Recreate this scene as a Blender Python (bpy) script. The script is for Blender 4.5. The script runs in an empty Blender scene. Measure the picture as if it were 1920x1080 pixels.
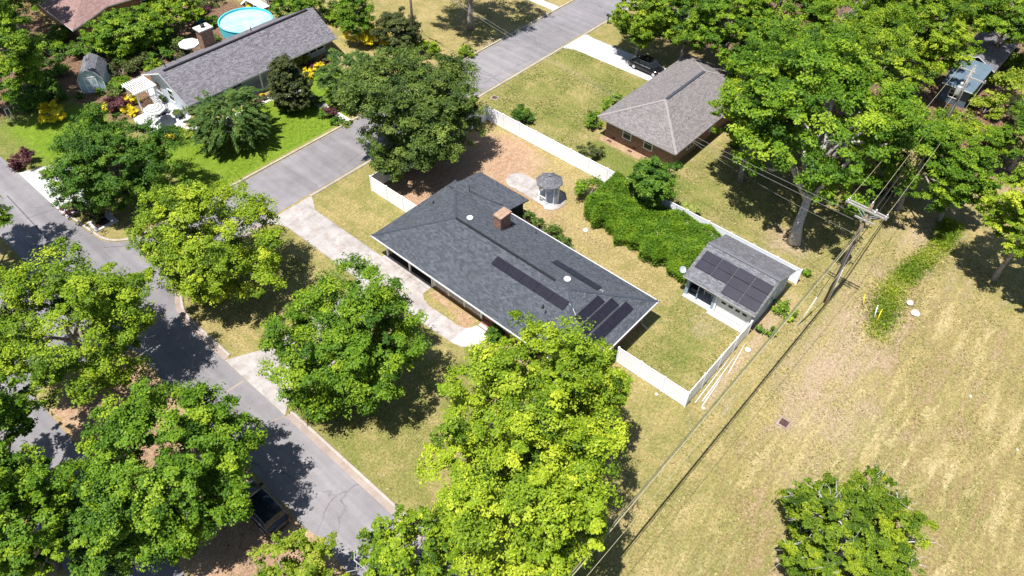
import bpy, math, random
import numpy as np
from mathutils import Matrix, Vector
R_ = math.radians
scene = bpy.context.scene
COL = scene.collection

# ------------------------------------------------------------------ mesh helper
class MB:
    """collects faces of ONE mesh object"""
    def __init__(s): s.v = []; s.f = []; s.m = []; s.sm = []
    def poly(s, pts, mi=0, smooth=False):
        b = len(s.v); s.v += [tuple(p) for p in pts]; s.f.append(tuple(range(b, b + len(pts)))); s.m.append(mi); s.sm.append(smooth)
    def mesh(s, verts, faces, mi=0, smooth=False):
        b = len(s.v); s.v += [tuple(p) for p in verts]
        for f in faces: s.f.append(tuple(b + i for i in f)); s.m.append(mi); s.sm.append(smooth)
    def box(s, x0, y0, z0, x1, y1, z1, mi=0):
        v = [(x0,y0,z0),(x1,y0,z0),(x1,y1,z0),(x0,y1,z0),(x0,y0,z1),(x1,y0,z1),(x1,y1,z1),(x0,y1,z1)]
        s.mesh(v, [(0,3,2,1),(4,5,6,7),(0,1,5,4),(1,2,6,5),(2,3,7,6),(3,0,4,7)], mi)
    def bar(s, a, b, w, h, mi=0, up=(0,0,1)):
        a = Vector(a); b = Vector(b); d = (b - a).normalized(); u = Vector(up)
        sd = d.cross(u)
        if sd.length < 1e-4: sd = d.cross(Vector((1,0,0)))
        sd.normalize(); u = sd.cross(d)
        v = []
        for p in (a, b):
            for i, j in ((-1,-1),(1,-1),(1,1),(-1,1)): v.append(p + sd*(w/2*i) + u*(h/2*j))
        s.mesh(v, [(0,1,2,3),(7,6,5,4),(0,4,5,1),(1,5,6,2),(2,6,7,3),(3,7,4,0)], mi)
    def prism(s, poly, z0, z1, mi=0):
        n = len(poly); v = [(p[0],p[1],z0) for p in poly] + [(p[0],p[1],z1) for p in poly]
        ar = sum(poly[i][0]*poly[(i+1)%n][1]-poly[(i+1)%n][0]*poly[i][1] for i in range(n))
        f = [tuple(range(n-1,-1,-1)), tuple(range(n,2*n))] + [(i,(i+1)%n,n+(i+1)%n,n+i) for i in range(n)]
        if ar < 0: f = [tuple(reversed(q)) for q in f]
        s.mesh(v, f, mi)
    def tube(s, pts, rad, n=6, mi=0, smooth=True, cap=True):
        pts = [Vector(p) for p in pts]
        if not hasattr(rad, '__len__'): rad = [rad]*len(pts)
        v = []; f = []; ref = None
        for i, p in enumerate(pts):
            t = (pts[min(i+1,len(pts)-1)] - pts[max(i-1,0)]).normalized()
            if ref is None: ref = Vector((1,0,0)) if abs(t.x) < .8 else Vector((0,1,0))
            a = (ref - t*ref.dot(t)).normalized(); b = t.cross(a); ref = a
            for k in range(n):
                q = 2*math.pi*k/n; v.append(p + (a*math.cos(q) + b*math.sin(q))*rad[i])
        for i in range(len(pts)-1):
            for k in range(n): f.append((i*n+k, i*n+(k+1)%n, (i+1)*n+(k+1)%n, (i+1)*n+k))
        if cap: f.append(tuple(range(n-1,-1,-1))); f.append(tuple(range((len(pts)-1)*n, len(pts)*n)))
        s.mesh(v, f, mi, smooth)
    def lathe(s, prof, n=16, c=(0,0,0), axis='z', mi=0, smooth=True):
        v = []; f = []
        for r, z in prof:
            for k in range(n):
                q = 2*math.pi*k/n; x, y = r*math.cos(q), r*math.sin(q)
                p = (x,y,z) if axis == 'z' else ((z,x,y) if axis == 'x' else (y,z,x))
                v.append((c[0]+p[0], c[1]+p[1], c[2]+p[2]))
        m = len(prof)
        for i in range(m-1):
            for k in range(n): f.append((i*n+k, i*n+(k+1)%n, (i+1)*n+(k+1)%n, (i+1)*n+k))
        f.append(tuple(range(n-1,-1,-1))); f.append(tuple(range((m-1)*n, m*n)))
        s.mesh(v, f, mi, smooth)
    def build(s, name, mats, parent=None, world=True, loc=None):
        if not isinstance(mats, (list, tuple)): mats = [mats]
        me = bpy.data.meshes.new(name)
        off = Vector((0,0,0))
        if parent is not None and world:
            q = parent
            while q is not None: off += q.location; q = q.parent
        v = [(a[0]-off.x, a[1]-off.y, a[2]-off.z) for a in s.v]
        if loc is not None: v = [(a[0]-loc[0], a[1]-loc[1], a[2]-loc[2]) for a in v]
        me.from_pydata(v, [], s.f); me.update()
        for m in mats: me.materials.append(m)
        me.polygons.foreach_set('material_index', s.m)
        me.polygons.foreach_set('use_smooth', s.sm)
        uv = me.uv_layers.new(name='UVMap'); dat = uv.data
        wv = s.v
        for p in me.polygons:
            n = p.normal
            if abs(n.z) > .9995: U = Vector((1,0,0)); V = Vector((0,1,0))
            else:
                U = Vector((-n.y, n.x, 0)).normalized(); V = n.cross(U)
            for li in p.loop_indices:
                w = Vector(wv[me.loops[li].vertex_index]); dat[li].uv = (w.dot(U), w.dot(V))
        o = bpy.data.objects.new(name, me); COL.objects.link(o)
        if parent is not None: o.parent = parent
        if loc is not None: o.location = loc
        return o

def tag(o, label=None, cat=None, group=None, kind=None):
    if label: o['label'] = label
    if cat: o['category'] = cat
    if group: o['group'] = group
    if kind: o['kind'] = kind
    return o
def thing(name, label, cat, loc=(0,0,0), rz=0, group=None):
    o = bpy.data.objects.new(name, None); COL.objects.link(o); o.location = loc; o.rotation_euler = (0,0,rz); o.empty_display_size = .3
    return tag(o, label, cat, group)
def dup(root, loc, rz=None, label=None, group=None):
    r = root.copy(); COL.objects.link(r); r.location = loc
    if rz is not None: r.rotation_euler = (0,0,rz)
    if label: r['label'] = label
    if group: r['group'] = group
    for ch in list(root.children):
        c = ch.copy(); COL.objects.link(c); c.parent = r
        for g in list(ch.children):
            d = g.copy(); COL.objects.link(d); d.parent = c
    return r
def struct(name, mb, m):
    o = mb.build(name, m); o['kind'] = 'structure'; return o

# ------------------------------------------------------------------ materials
class NT:
    def __init__(s, name):
        s.m = bpy.data.materials.new(name); s.m.use_nodes = True; s.t = s.m.node_tree
        s.b = s.t.nodes['Principled BSDF']; s.out = s.t.nodes['Material Output']
    def n(s, typ, **kw):
        x = s.t.nodes.new(typ)
        for k, v in kw.items():
            if k.startswith('i_'):
                key = k[2:]; x.inputs[int(key) if key.isdigit() else key.replace('_', ' ')].default_value = v
            else: setattr(x, k, v)
        return x
    def l(s, a, b): s.t.links.new(a, b)
    def pos(s): return s.n('ShaderNodeNewGeometry').outputs['Position']
    def uv(s): return s.n('ShaderNodeUVMap').outputs['UV']
    def noise(s, sc, vec, det=3, rough=.55, out='Fac'):
        x = s.n('ShaderNodeTexNoise'); x.inputs['Scale'].default_value = sc; x.inputs['Detail'].default_value = det; x.inputs['Roughness'].default_value = rough
        s.l(vec, x.inputs['Vector']); return x.outputs[0 if out == 'Fac' else 1]
    def math(s, op, a, b=None, c=None, clamp=False):
        x = s.n('ShaderNodeMath', operation=op); x.use_clamp = clamp
        for i, q in enumerate((a, b, c)):
            if q is None: continue
            if isinstance(q, (int, float)): x.inputs[i].default_value = q
            else: s.l(q, x.inputs[i])
        return x.outputs[0]
    def remap(s, v, a, b, c=0, d=1):
        x = s.n('ShaderNodeMapRange'); x.clamp = True; s.l(v, x.inputs[0])
        for i, q in zip((1,2,3,4), (a,b,c,d)): x.inputs[i].default_value = q
        return x.outputs[0]
    def mix(s, f, a, b, mode='MIX'):
        x = s.n('ShaderNodeMix', data_type='RGBA', blend_type=mode)
        for sock, q in ((x.inputs['Factor'], f), (x.inputs[6], a), (x.inputs[7], b)):
            if isinstance(q, (int, float)): sock.default_value = q
            elif isinstance(q, tuple): sock.default_value = (*q[:3], 1)
            else: s.l(q, sock)
        return x.outputs[2]
    def gray(s, v):
        x = s.n('ShaderNodeCombineColor'); [s.l(v, x.inputs[i]) for i in range(3)]; return x.outputs[0]
    def mul(s, c, v): return s.mix(1.0, c, s.gray(v), 'MULTIPLY')
    def fin(s, col, rough=.8, spec=.3, metal=0, bump=None, bs=.4, bd=.02):
        if isinstance(col, tuple): s.b.inputs['Base Color'].default_value = (*col, 1)
        else: s.l(col, s.b.inputs['Base Color'])
        s.b.inputs['Roughness'].default_value = rough; s.b.inputs['Specular IOR Level'].default_value = spec; s.b.inputs['Metallic'].default_value = metal
        if bump is not None:
            b = s.n('ShaderNodeBump'); b.inputs['Strength'].default_value = bs; b.inputs['Distance'].default_value = bd
            s.l(bump, b.inputs['Height']); s.l(b.outputs[0], s.b.inputs['Normal'])
        return s.m

def plain(name, col, rough=.6, spec=.3, metal=0, var=.18, sc=3.0, dirt=None):
    t = NT(name); p = t.pos()
    v = t.remap(t.noise(sc, p, 4), .3, .7, 1-var, 1+var)
    c = t.mul(col, v)
    if dirt:
        c = t.mix(t.remap(t.noise(sc*.45, p, 4), .5, .72, 0, dirt[1]), c, dirt[0])
    return t.fin(c, rough, spec, metal)

def shingle(name, a, b, blotch, cw=.33, ch=.145, course=.55):
    t = NT(name); uv = t.uv(); p = t.pos()
    br = t.n('ShaderNodeTexBrick', offset=.5); t.l(uv, br.inputs['Vector'])
    br.inputs['Color1'].default_value = (0,0,0,1); br.inputs['Color2'].default_value = (1,1,1,1); br.inputs['Mortar'].default_value = (.5,.5,.5,1)
    br.inputs['Scale'].default_value = 1; br.inputs['Brick Width'].default_value = cw; br.inputs['Row Height'].default_value = ch; br.inputs['Mortar Size'].default_value = .012
    f = t.math('ADD', t.math('MULTIPLY', br.outputs['Color'], .36), t.math('MULTIPLY', t.noise(15, p, 2, .9), .75))
    f = t.remap(f, .18, .86)
    c = t.mix(f, a, b)
    c = t.mix(t.remap(t.noise(.35, p, 3), .42, .68, 0, .12), c, blotch)
    c = t.mul(c, t.remap(t.noise(1.6, p, 4, .7), .3, .7, .96, 1.04))
    c = t.mul(c, t.remap(t.noise(8, p, 2, .95), .3, .7, .62, 1.42))
    c = t.mul(c, t.remap(br.outputs['Fac'], 0, 1, 1, course))
    h = t.math('SUBTRACT', t.noise(16, p, 2, .7), t.math('MULTIPLY', br.outputs['Fac'], .6))
    return t.fin(c, .9, .15, bump=h, bs=.6, bd=.03)

def brick(name, a, b, mortar):
    t = NT(name); uv = t.uv(); p = t.pos()
    br = t.n('ShaderNodeTexBrick', offset=.5); t.l(uv, br.inputs['Vector'])
    br.inputs['Color1'].default_value = (*a,1); br.inputs['Color2'].default_value = (*b,1); br.inputs['Mortar'].default_value = (*mortar,1)
    br.inputs['Scale'].default_value = 1; br.inputs['Brick Width'].default_value = .24; br.inputs['Row Height'].default_value = .085; br.inputs['Mortar Size'].default_value = .009
    c = t.mul(br.outputs['Color'], t.remap(t.noise(5, p, 3), .3, .7, .75, 1.2))
    return t.fin(c, .9, .2, bump=t.math('SUBTRACT', 1.0, br.outputs['Fac']), bs=.5, bd=.01)

def siding(name, col, step=.16, vertical=False, rough=.55):
    t = NT(name); uv = t.uv(); p = t.pos()
    sx = t.n('ShaderNodeSeparateXYZ'); t.l(uv, sx.inputs[0])
    w = t.math('FRACT', t.math('DIVIDE', sx.outputs[0 if vertical else 1], step))
    line = t.remap(w, 0, .14, .72, 1)
    c = t.mul(t.mul(col, line), t.remap(t.noise(1.4, p, 4), .3, .7, .88, 1.08))
    return t.fin(c, rough, .3, bump=w, bs=.25, bd=.02)

def leafmat(name, c0, c1, c2, trans=.32, rough=.55, spec=.22):
    t = NT(name)
    a = t.n('ShaderNodeAttribute', attribute_name='tone')
    r = t.n('ShaderNodeValToRGB'); t.l(a.outputs['Fac'], r.inputs[0])
    e = r.color_ramp.elements; e[0].color = (*c0,1); e[1].color = (*c2,1); e[1].position = 1.0
    q = e.new(.5); q.color = (*c1,1)
    t.fin(r.outputs[0], rough, spec)
    tr = t.n('ShaderNodeBsdfTranslucent'); t.l(t.mix(1.0, r.outputs[0], (1.0,1.0,.45), 'MULTIPLY'), tr.inputs[0])
    mx = t.n('ShaderNodeMixShader'); mx.inputs[0].default_value = trans
    t.l(t.b.outputs[0], mx.inputs[1]); t.l(tr.outputs[0], mx.inputs[2]); t.l(mx.outputs[0], t.out.inputs[0])
    return t.m

def asphalt(name, col):
    t = NT(name); p = t.pos()
    big = t.noise(.12, p, 4); mid = t.noise(.9, p, 4, .65); fine = t.noise(18, p, 2, .8)
    st = t.n('ShaderNodeMapping'); t.l(p, st.inputs[0]); st.inputs['Scale'].default_value = (1.1, .06, 1)
    streak = t.noise(1.0, st.outputs[0], 3)
    c = t.mul(col, t.remap(big, .3, .7, .84, 1.14))
    c = t.mul(c, t.remap(streak, .3, .7, .84, 1.13))
    c = t.mul(c, t.remap(mid, .3, .7, .9, 1.1))
    c = t.mul(c, t.remap(fine, .3, .7, .8, 1.2))
    c = t.mix(t.remap(t.noise(.5, p, 5, .7), .6, .75, 0, .35), c, (.32,.25,.21))
    vo = t.n('ShaderNodeTexVoronoi', feature='DISTANCE_TO_EDGE'); 
    wp = t.n('ShaderNodeVectorMath', operation='ADD'); t.l(p, wp.inputs[0]); t.l(t.noise(.7, p, 4, .6, 'Color'), wp.inputs[1]); t.l(wp.outputs[0], vo.inputs['Vector']); vo.inputs['Scale'].default_value = .11
    crack = t.math('MULTIPLY', t.remap(vo.outputs['Distance'], 0, .006, .55, 0), t.remap(t.noise(.25, p, 2), .45, .55))
    c = t.mix(crack, c, (.06,.055,.055))
    return t.fin(c, .9, .2, bump=fine, bs=.4, bd=.01)

def concrete(name, col, stain, amt=.6, joint=None):
    t = NT(name); p = t.pos()
    c = t.mul(col, t.remap(t.noise(.5, p, 5, .65), .3, .7, .85, 1.1))
    c = t.mix(t.remap(t.noise(1.1, p, 6, .72), .47, .7, 0, amt), c, stain)
    c = t.mix(t.remap(t.noise(.33, p, 6, .75), .5, .68, 0, amt*.7), c, tuple(q*.75 for q in stain))
    fine = t.noise(20, p, 2, .8)
    c = t.mul(c, t.remap(fine, .3, .7, .88, 1.1))
    if joint:
        sx = t.n('ShaderNodeSeparateXYZ'); t.l(p, sx.inputs[0])
        for ax, st, off in joint:
            w = t.math('ABSOLUTE', t.math('SUBTRACT', t.math('FRACT', t.math('DIVIDE', t.math('SUBTRACT', sx.outputs[ax], off), st)), .5))
            c = t.mul(c, t.remap(w, .5-.035/st, .5, 1, .55))
    return t.fin(c, .85, .25, bump=fine, bs=.3, bd=.01)

def ground_material():
    t = NT('lawn_and_soil'); p = t.pos()
    wob = t.n('ShaderNodeVectorMath', operation='ADD'); sc = t.n('ShaderNodeVectorMath', operation='SCALE'); sc.inputs['Scale'].default_value = 1.6
    t.l(t.noise(.55, p, 4, .6, 'Color'), sc.inputs[0]); t.l(p, wob.inputs[0]); t.l(sc.outputs[0], wob.inputs[1]); q = wob.outputs[0]
    n1 = t.noise(.11, q, 4, .6); n2 = t.noise(.42, q, 5, .7); n3 = t.noise(2.2, p, 4, .7); n4 = t.noise(4.2, p, 4, .8); n5 = t.noise(8.5, p, 2, .9)
    a = t.n('ShaderNodeAttribute', attribute_name='mask'); s1 = t.n('ShaderNodeSeparateColor'); t.l(a.outputs['Color'], s1.inputs[0])
    b = t.n('ShaderNodeAttribute', attribute_name='mask_b'); s2 = t.n('ShaderNodeSeparateColor'); t.l(b.outputs['Color'], s2.inputs[0])
    green, soil, litter = s1.outputs; mow, pink, lush = s2.outputs
    dry = t.mix(t.remap(n4, .3, .7), (.225,.165,.062), (.43,.345,.155))
    dry = t.mix(t.remap(n2, .42, .62, 0, .6), dry, (.215,.175,.062))
    grn = t.mix(t.remap(n4, .3, .7), (.080,.108,.016), (.205,.220,.055))
    f = t.math('ADD', t.math('MULTIPLY', n1, .5), t.math('ADD', t.math('MULTIPLY', n2, .8), t.math('MULTIPLY', n3, .45)))
    f = t.math('ADD', f, t.math('MULTIPLY', t.math('SUBTRACT', n4, .5), .5))
    f = t.math('ADD', f, t.math('MULTIPLY', t.math('SUBTRACT', green, .5), .75))
    # mowing passes: real wear in the turf, in lines along the field
    sx = t.n('ShaderNodeSeparateXYZ'); t.l(q, sx.inputs[0])
    wv = t.math('SINE', t.math('ADD', t.math('MULTIPLY', sx.outputs[1], 5.2), t.math('MULTIPLY', n1, 5.0)))
    wx = t.math('SINE', t.math('ADD', t.math('MULTIPLY', sx.outputs[0], 4.6), t.math('MULTIPLY', n1, 4.0)))
    mp = t.n('ShaderNodeMapping'); t.l(q, mp.inputs[0]); mp.inputs['Scale'].default_value = (.13, 1.25, 1); strk = t.noise(1.0, mp.outputs[0], 3, .6)
    f = t.math('ADD', f, t.math('MULTIPLY', t.math('MULTIPLY', wv, mow), .06))
    f = t.math('ADD', f, t.math('MULTIPLY', t.math('MULTIPLY', t.math('SUBTRACT', strk, .5), mow), 1.1))
    f = t.math('ADD', f, t.math('MULTIPLY', t.math('MULTIPLY', wx, t.math('SUBTRACT', 1.0, mow)), .035))
    c = t.mix(t.remap(f, .70, 1.16), dry, grn)
    brn = t.math('MULTIPLY', t.remap(t.math('ADD', t.math('MULTIPLY', strk, .8), t.math('MULTIPLY', n2, .5)), .61, .78, 0, .85), mow)
    c = t.mix(brn, c, t.mix(t.remap(n4, .3, .7), (.19,.125,.058), (.36,.255,.13)))
    pal = t.math('MULTIPLY', t.remap(t.math('ADD', t.math('MULTIPLY', strk, .8), t.math('MULTIPLY', n1, .5)), .61, .46, 0, .75), mow)
    c = t.mix(pal, c, t.mix(t.remap(n4, .3, .7), (.34,.26,.125), (.52,.425,.235)))
    pk = t.remap(t.math('ADD', pink, t.math('ADD', t.math('MULTIPLY', t.math('SUBTRACT', n2, .5), 1.6), t.math('ADD', t.math('MULTIPLY', t.math('SUBTRACT', n4, .5), .5), t.math('MULTIPLY', t.math('SUBTRACT', strk, .5), 1.3)))), .30, .95, 0, .85)
    c = t.mix(pk, c, t.mix(t.remap(n4, .3, .7), (.305,.215,.140), (.44,.335,.225)))
    rich = t.mix(t.remap(n3, .3, .7), (.085,.148,.010), (.18,.255,.024))
    rich = t.mix(t.remap(n2, .5, .7, 0, .35), rich, (.24,.29,.04))
    c = t.mix(t.remap(t.math('ADD', lush, t.math('MULTIPLY', t.math('SUBTRACT', n3, .5), .5)), .4, .62), c, rich)
    so = t.mix(t.remap(n3, .3, .7), (.285,.165,.10), (.43,.295,.19))
    so = t.mix(t.remap(n2, .5, .7, 0, .6), so, (.42,.325,.19))
    c = t.mix(t.remap(t.math('ADD', soil, t.math('MULTIPLY', t.math('SUBTRACT', t.math('ADD', n3, n2), 1.0), .9)), .38, .72), c, so)
    li = t.mix(t.remap(n4, .35, .65), (.075,.045,.03), (.27,.165,.10))
    c = t.mix(t.remap(t.math('ADD', litter, t.math('MULTIPLY', t.math('SUBTRACT', n3, .5), .9)), .38, .66), c, li)
    c = t.mul(c, t.remap(n4, .3, .7, .82, 1.16))
    c = t.mul(c, t.remap(n5, .3, .7, .62, 1.36))
    h = t.math('ADD', n5, n4)
    return t.fin(c, .95, .1, bump=h, bs=.8, bd=.09)

M = {}
M['ground'] = ground_material()
M['asphalt'] = asphalt('old_asphalt', (.205,.190,.194))
M['asphalt_dark'] = plain('dark_seam', (.10,.09,.095), .9, .1)
M['concrete'] = concrete('driveway_concrete', (.385,.355,.335), (.24,.185,.15), .8, [(0,3.3,26.15),(1,5.2,52.4)])
M['concrete_new'] = concrete('pale_concrete', (.48,.465,.45), (.38,.35,.31), .35, [(1,3.2,66.4),(0,2.1,12.8)])
M['pad'] = concrete('white_concrete', (.55,.535,.53), (.46,.43,.40), .2)
M['kerb'] = concrete('kerb_concrete', (.40,.35,.30), (.26,.19,.14), .55, [(1,3.0,0)])
M['gutter'] = concrete('gutter_concrete', (.33,.265,.225), (.22,.15,.115), .6)
M['terr'] = plain('terracotta_tile', (.42,.20,.13), .8, .2, var=.3)
M['white'] = plain('white_vinyl', (.89,.89,.91), .35, .5, var=.02, sc=1.0)
M['paint'] = plain('white_paint', (.78,.78,.77), .5, .35, var=.06)
M['gutterw'] = plain('aluminium_gutter', (.50,.48,.46), .45, .4, var=.08)
M['roof'] = shingle('blue_grey_shingle', (.028,.032,.039), (.118,.127,.144), (.060,.066,.077))
M['roof2'] = shingle('weathered_grey_shingle', (.052,.047,.053), (.265,.245,.262), (.135,.124,.133))
M['roof3'] = shingle('taupe_shingle', (.105,.092,.090), (.275,.247,.240), (.22,.198,.192))
M['roof4'] = shingle('red_shingle', (.17,.10,.09), (.35,.225,.20), (.26,.16,.14))
M['roof5'] = shingle('charcoal_shingle', (.05,.05,.055), (.24,.235,.25), (.14,.135,.14))
M['ridge'] = plain('ridge_cap', (.055,.062,.078), .9, .1, var=.3, sc=8)
M['ridge5'] = plain('grey_ridge', (.135,.135,.142), .9, .1, var=.25, sc=8)
M['ridgedk'] = plain('ridge_vent', (.022,.022,.026), .9, .1)
M['ridge3'] = plain('taupe_ridge', (.26,.23,.22), .9, .1, var=.25, sc=8)
M['brick'] = brick('red_brick', (.21,.085,.055), (.33,.15,.095), (.34,.29,.25))
M['brick2'] = brick('brown_brick', (.16,.075,.045), (.32,.17,.10), (.33,.28,.22))
M['sidingb'] = siding('blue_grey_siding', (.30,.385,.45))
M['sidingp'] = siding('pale_siding', (.52,.57,.61))
M['sidingt'] = siding('teal_siding', (.42,.55,.58), .2, True)
M['blue'] = siding('blue_metal', (.105,.15,.185), .3, True)
M['glass'] = plain('dark_glass', (.018,.022,.028), .08, .5, var=.1)
M['dark'] = plain('dark_interior', (.03,.028,.027), .9, .1)  # near-black; also serves as painted shade in the carport and the drains
M['solar'] = plain('solar_cell', (.016,.014,.021), .22, .5, var=.2)
M['solar2'] = None
M['metal'] = plain('grey_metal', (.35,.35,.36), .4, .4, .6)
M['steel'] = plain('galvanised_steel', (.5,.52,.55), .4, .5, .3)
M['black'] = plain('black_iron', (.02,.02,.02), .5, .4)
M['wood'] = plain('pole_wood', (.20,.145,.105), .9, .15, var=.35, sc=5)
M['woodgrey'] = plain('weathered_crossarm', (.34,.315,.29), .9, .15, var=.2)
M['deck'] = plain('mulch_wood', (.20,.11,.07), .9, .1, var=.4, sc=6)
M['barkmid'] = plain('pale_grey_bark', (.42,.385,.35), .95, .1, var=.3, sc=5)
M['bark'] = plain('grey_bark', (.30,.26,.235), .95, .1, var=.4, sc=5)
M['dropwire'] = plain('grey_drop_wire', (.26,.25,.23), .6, .3)
M['barkpale'] = plain('bare_grey_wood', (.44,.415,.385), .9, .15, var=.15, sc=5)
M['wire'] = plain('bare_cable', (.36,.33,.19), .5, .4)
M['olive'] = plain('olive_cable', (.15,.14,.08), .6, .3)
M['wiredk'] = plain('dark_cable', (.05,.045,.04), .6, .3)
M['pvc'] = plain('pvc_pipe', (.78,.74,.74), .4, .4, var=.05)
M['yellow'] = plain('yellow_marker', (.75,.55,.03), .5, .4)
M['rubber'] = plain('tyre_rubber', (.02,.02,.02), .85, .2)
M['rim'] = plain('alloy_rim', (.62,.62,.64), .3, .5, .4)
M['carblack'] = plain('black_car_paint', (.008,.008,.010), .12, .6, var=.05)
M['cardark'] = plain('dark_blue_car_paint', (.010,.014,.024), .15, .6, var=.05)
M['lamp'] = plain('lamp_lens', (.75,.75,.75), .15, .5)
M['taillamp'] = plain('tail_lens', (.09,.006,.006), .2, .5)
M['pool'] = plain('pool_liner', (.10,.50,.60), .5, .3, var=.05)
M['iron'] = plain('rusty_grate', (.10,.05,.045), .8, .2, var=.3)
M['stone'] = plain('pale_stone', (.52,.49,.43), .9, .2, var=.3, sc=4)
M['canvas'] = plain('white_canvas', (.80,.79,.76), .8, .2, var=.04)
M['canvas2'] = plain('grey_canvas', (.24,.25,.22), .8, .2, var=.04)
M['chairdk'] = plain('dark_furniture', (.03,.035,.045), .6, .3)
M['bluetarp'] = plain('blue_plastic', (.05,.32,.52), .5, .3)
M['capst'] = plain('chimney_cap_stone', (.31,.205,.14), .9, .2, var=.3, sc=4)
def water():
    t = NT('pool_water'); p = t.pos()
    c = t.mix(t.remap(t.noise(.7, p, 3), .35, .65), (.28,.62,.68), (.42,.74,.78))
    return t.fin(c, .06, .5, bump=t.noise(3, p, 3), bs=.08, bd=.02)
M['water'] = water()
def solar():
    t = NT('solar_module'); uv = t.uv(); sx = t.n('ShaderNodeSeparateXYZ'); t.l(uv, sx.inputs[0])
    w = t.math('FRACT', t.math('DIVIDE', sx.outputs[1], .16)); 
    c = t.mix(t.remap(w, 0, .16, 1, 0), (.016,.014,.022), (.075,.065,.10))
    c = t.mul(c, t.remap(t.noise(1.2, t.pos(), 3), .3, .7, .8, 1.25))
    return t.fin(c, .28, .5)
M['solar2'] = solar()
# foliage
M['lf_yellow'] = leafmat('leaf_yellow_green', (.050,.105,.007), (.200,.300,.012), (.46,.52,.032), .2)
M['lf_lime'] = leafmat('leaf_lime', (.038,.090,.006), (.155,.255,.010), (.38,.46,.024), .2)
M['lf_mid'] = leafmat('leaf_mid_green', (.026,.074,.006), (.110,.215,.010), (.29,.39,.020), .2)
M['lf_deep'] = leafmat('leaf_deep_green', (.018,.058,.007), (.064,.145,.011), (.17,.27,.022), .2)
M['lf_oak'] = leafmat('leaf_evergreen_oak', (.024,.050,.012), (.086,.138,.020), (.21,.27,.045), .2)
M['lf_frond'] = leafmat('leaf_frond', (.026,.065,.016), (.075,.140,.024), (.18,.255,.05), .22)
M['lf_bronze'] = leafmat('leaf_bronze', (.026,.036,.012), (.065,.080,.022), (.13,.155,.035), .2)
M['lf_gold'] = leafmat('leaf_gold', (.45,.36,.010), (.78,.62,.018), (.92,.78,.04))
M['lf_purple'] = leafmat('leaf_purple', (.040,.014,.018), (.095,.028,.036), (.17,.06,.06), .15)
M['lf_pale'] = leafmat('leaf_pale', (.17,.22,.03), (.34,.40,.08), (.52,.52,.16))
M['lf_cedar'] = leafmat('leaf_cedar', (.035,.085,.008), (.140,.225,.014), (.36,.42,.02))
M['lf_hedge'] = leafmat('leaf_hedge', (.030,.090,.006), (.115,.225,.010), (.25,.35,.02))
M['lf_weed'] = leafmat('leaf_weed', (.10,.18,.012), (.23,.32,.02), (.42,.44,.06))
M['lf_straw'] = leafmat('leaf_straw', (.20,.15,.06), (.36,.29,.13), (.50,.43,.22), .2)
M['lf_grass'] = leafmat('leaf_grass', (.09,.12,.02), (.20,.22,.05), (.36,.35,.12), .2)

# ------------------------------------------------------------------ foliage
def unit(a): return a / np.maximum(np.linalg.norm(a, axis=-1, keepdims=True), 1e-9)
def leaf_object(name, pos, nrm, axis, ln, wd, tone, m, parent, loc=(0,0,0)):
    """every leaf is one folded four-cornered face"""
    n = len(pos); nrm = unit(nrm)
    t = unit(axis - nrm*np.sum(axis*nrm, 1, keepdims=True)); b = np.cross(nrm, t)
    ln = ln[:,None]; wd = wd[:,None]
    v = np.empty((n,4,3), np.float32)
    v[:,0] = pos - t*ln*.5; v[:,2] = pos + t*ln*.5
    v[:,1] = pos + b*wd*.5 - nrm*wd*.18 - t*ln*.08; v[:,3] = pos - b*wd*.5 - nrm*wd*.18 - t*ln*.08
    me = bpy.data.meshes.new(name)
    me.vertices.add(n*4); me.loops.add(n*4); me.polygons.add(n)
    me.vertices.foreach_set('co', v.reshape(-1))
    me.loops.foreach_set('vertex_index', np.arange(n*4, dtype=np.int32))
    me.polygons.foreach_set('loop_start', np.arange(0, n*4, 4, dtype=np.int32))
    me.update(calc_edges=True)
    at = me.attributes.new('tone', 'FLOAT', 'FACE'); at.data.foreach_set('value', np.clip(tone, 0, 1).astype(np.float32))
    me.materials.append(m)
    o = bpy.data.objects.new(name, me); COL.objects.link(o); o.location = loc
    if parent is not None: o.parent = parent
    return o

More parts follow.
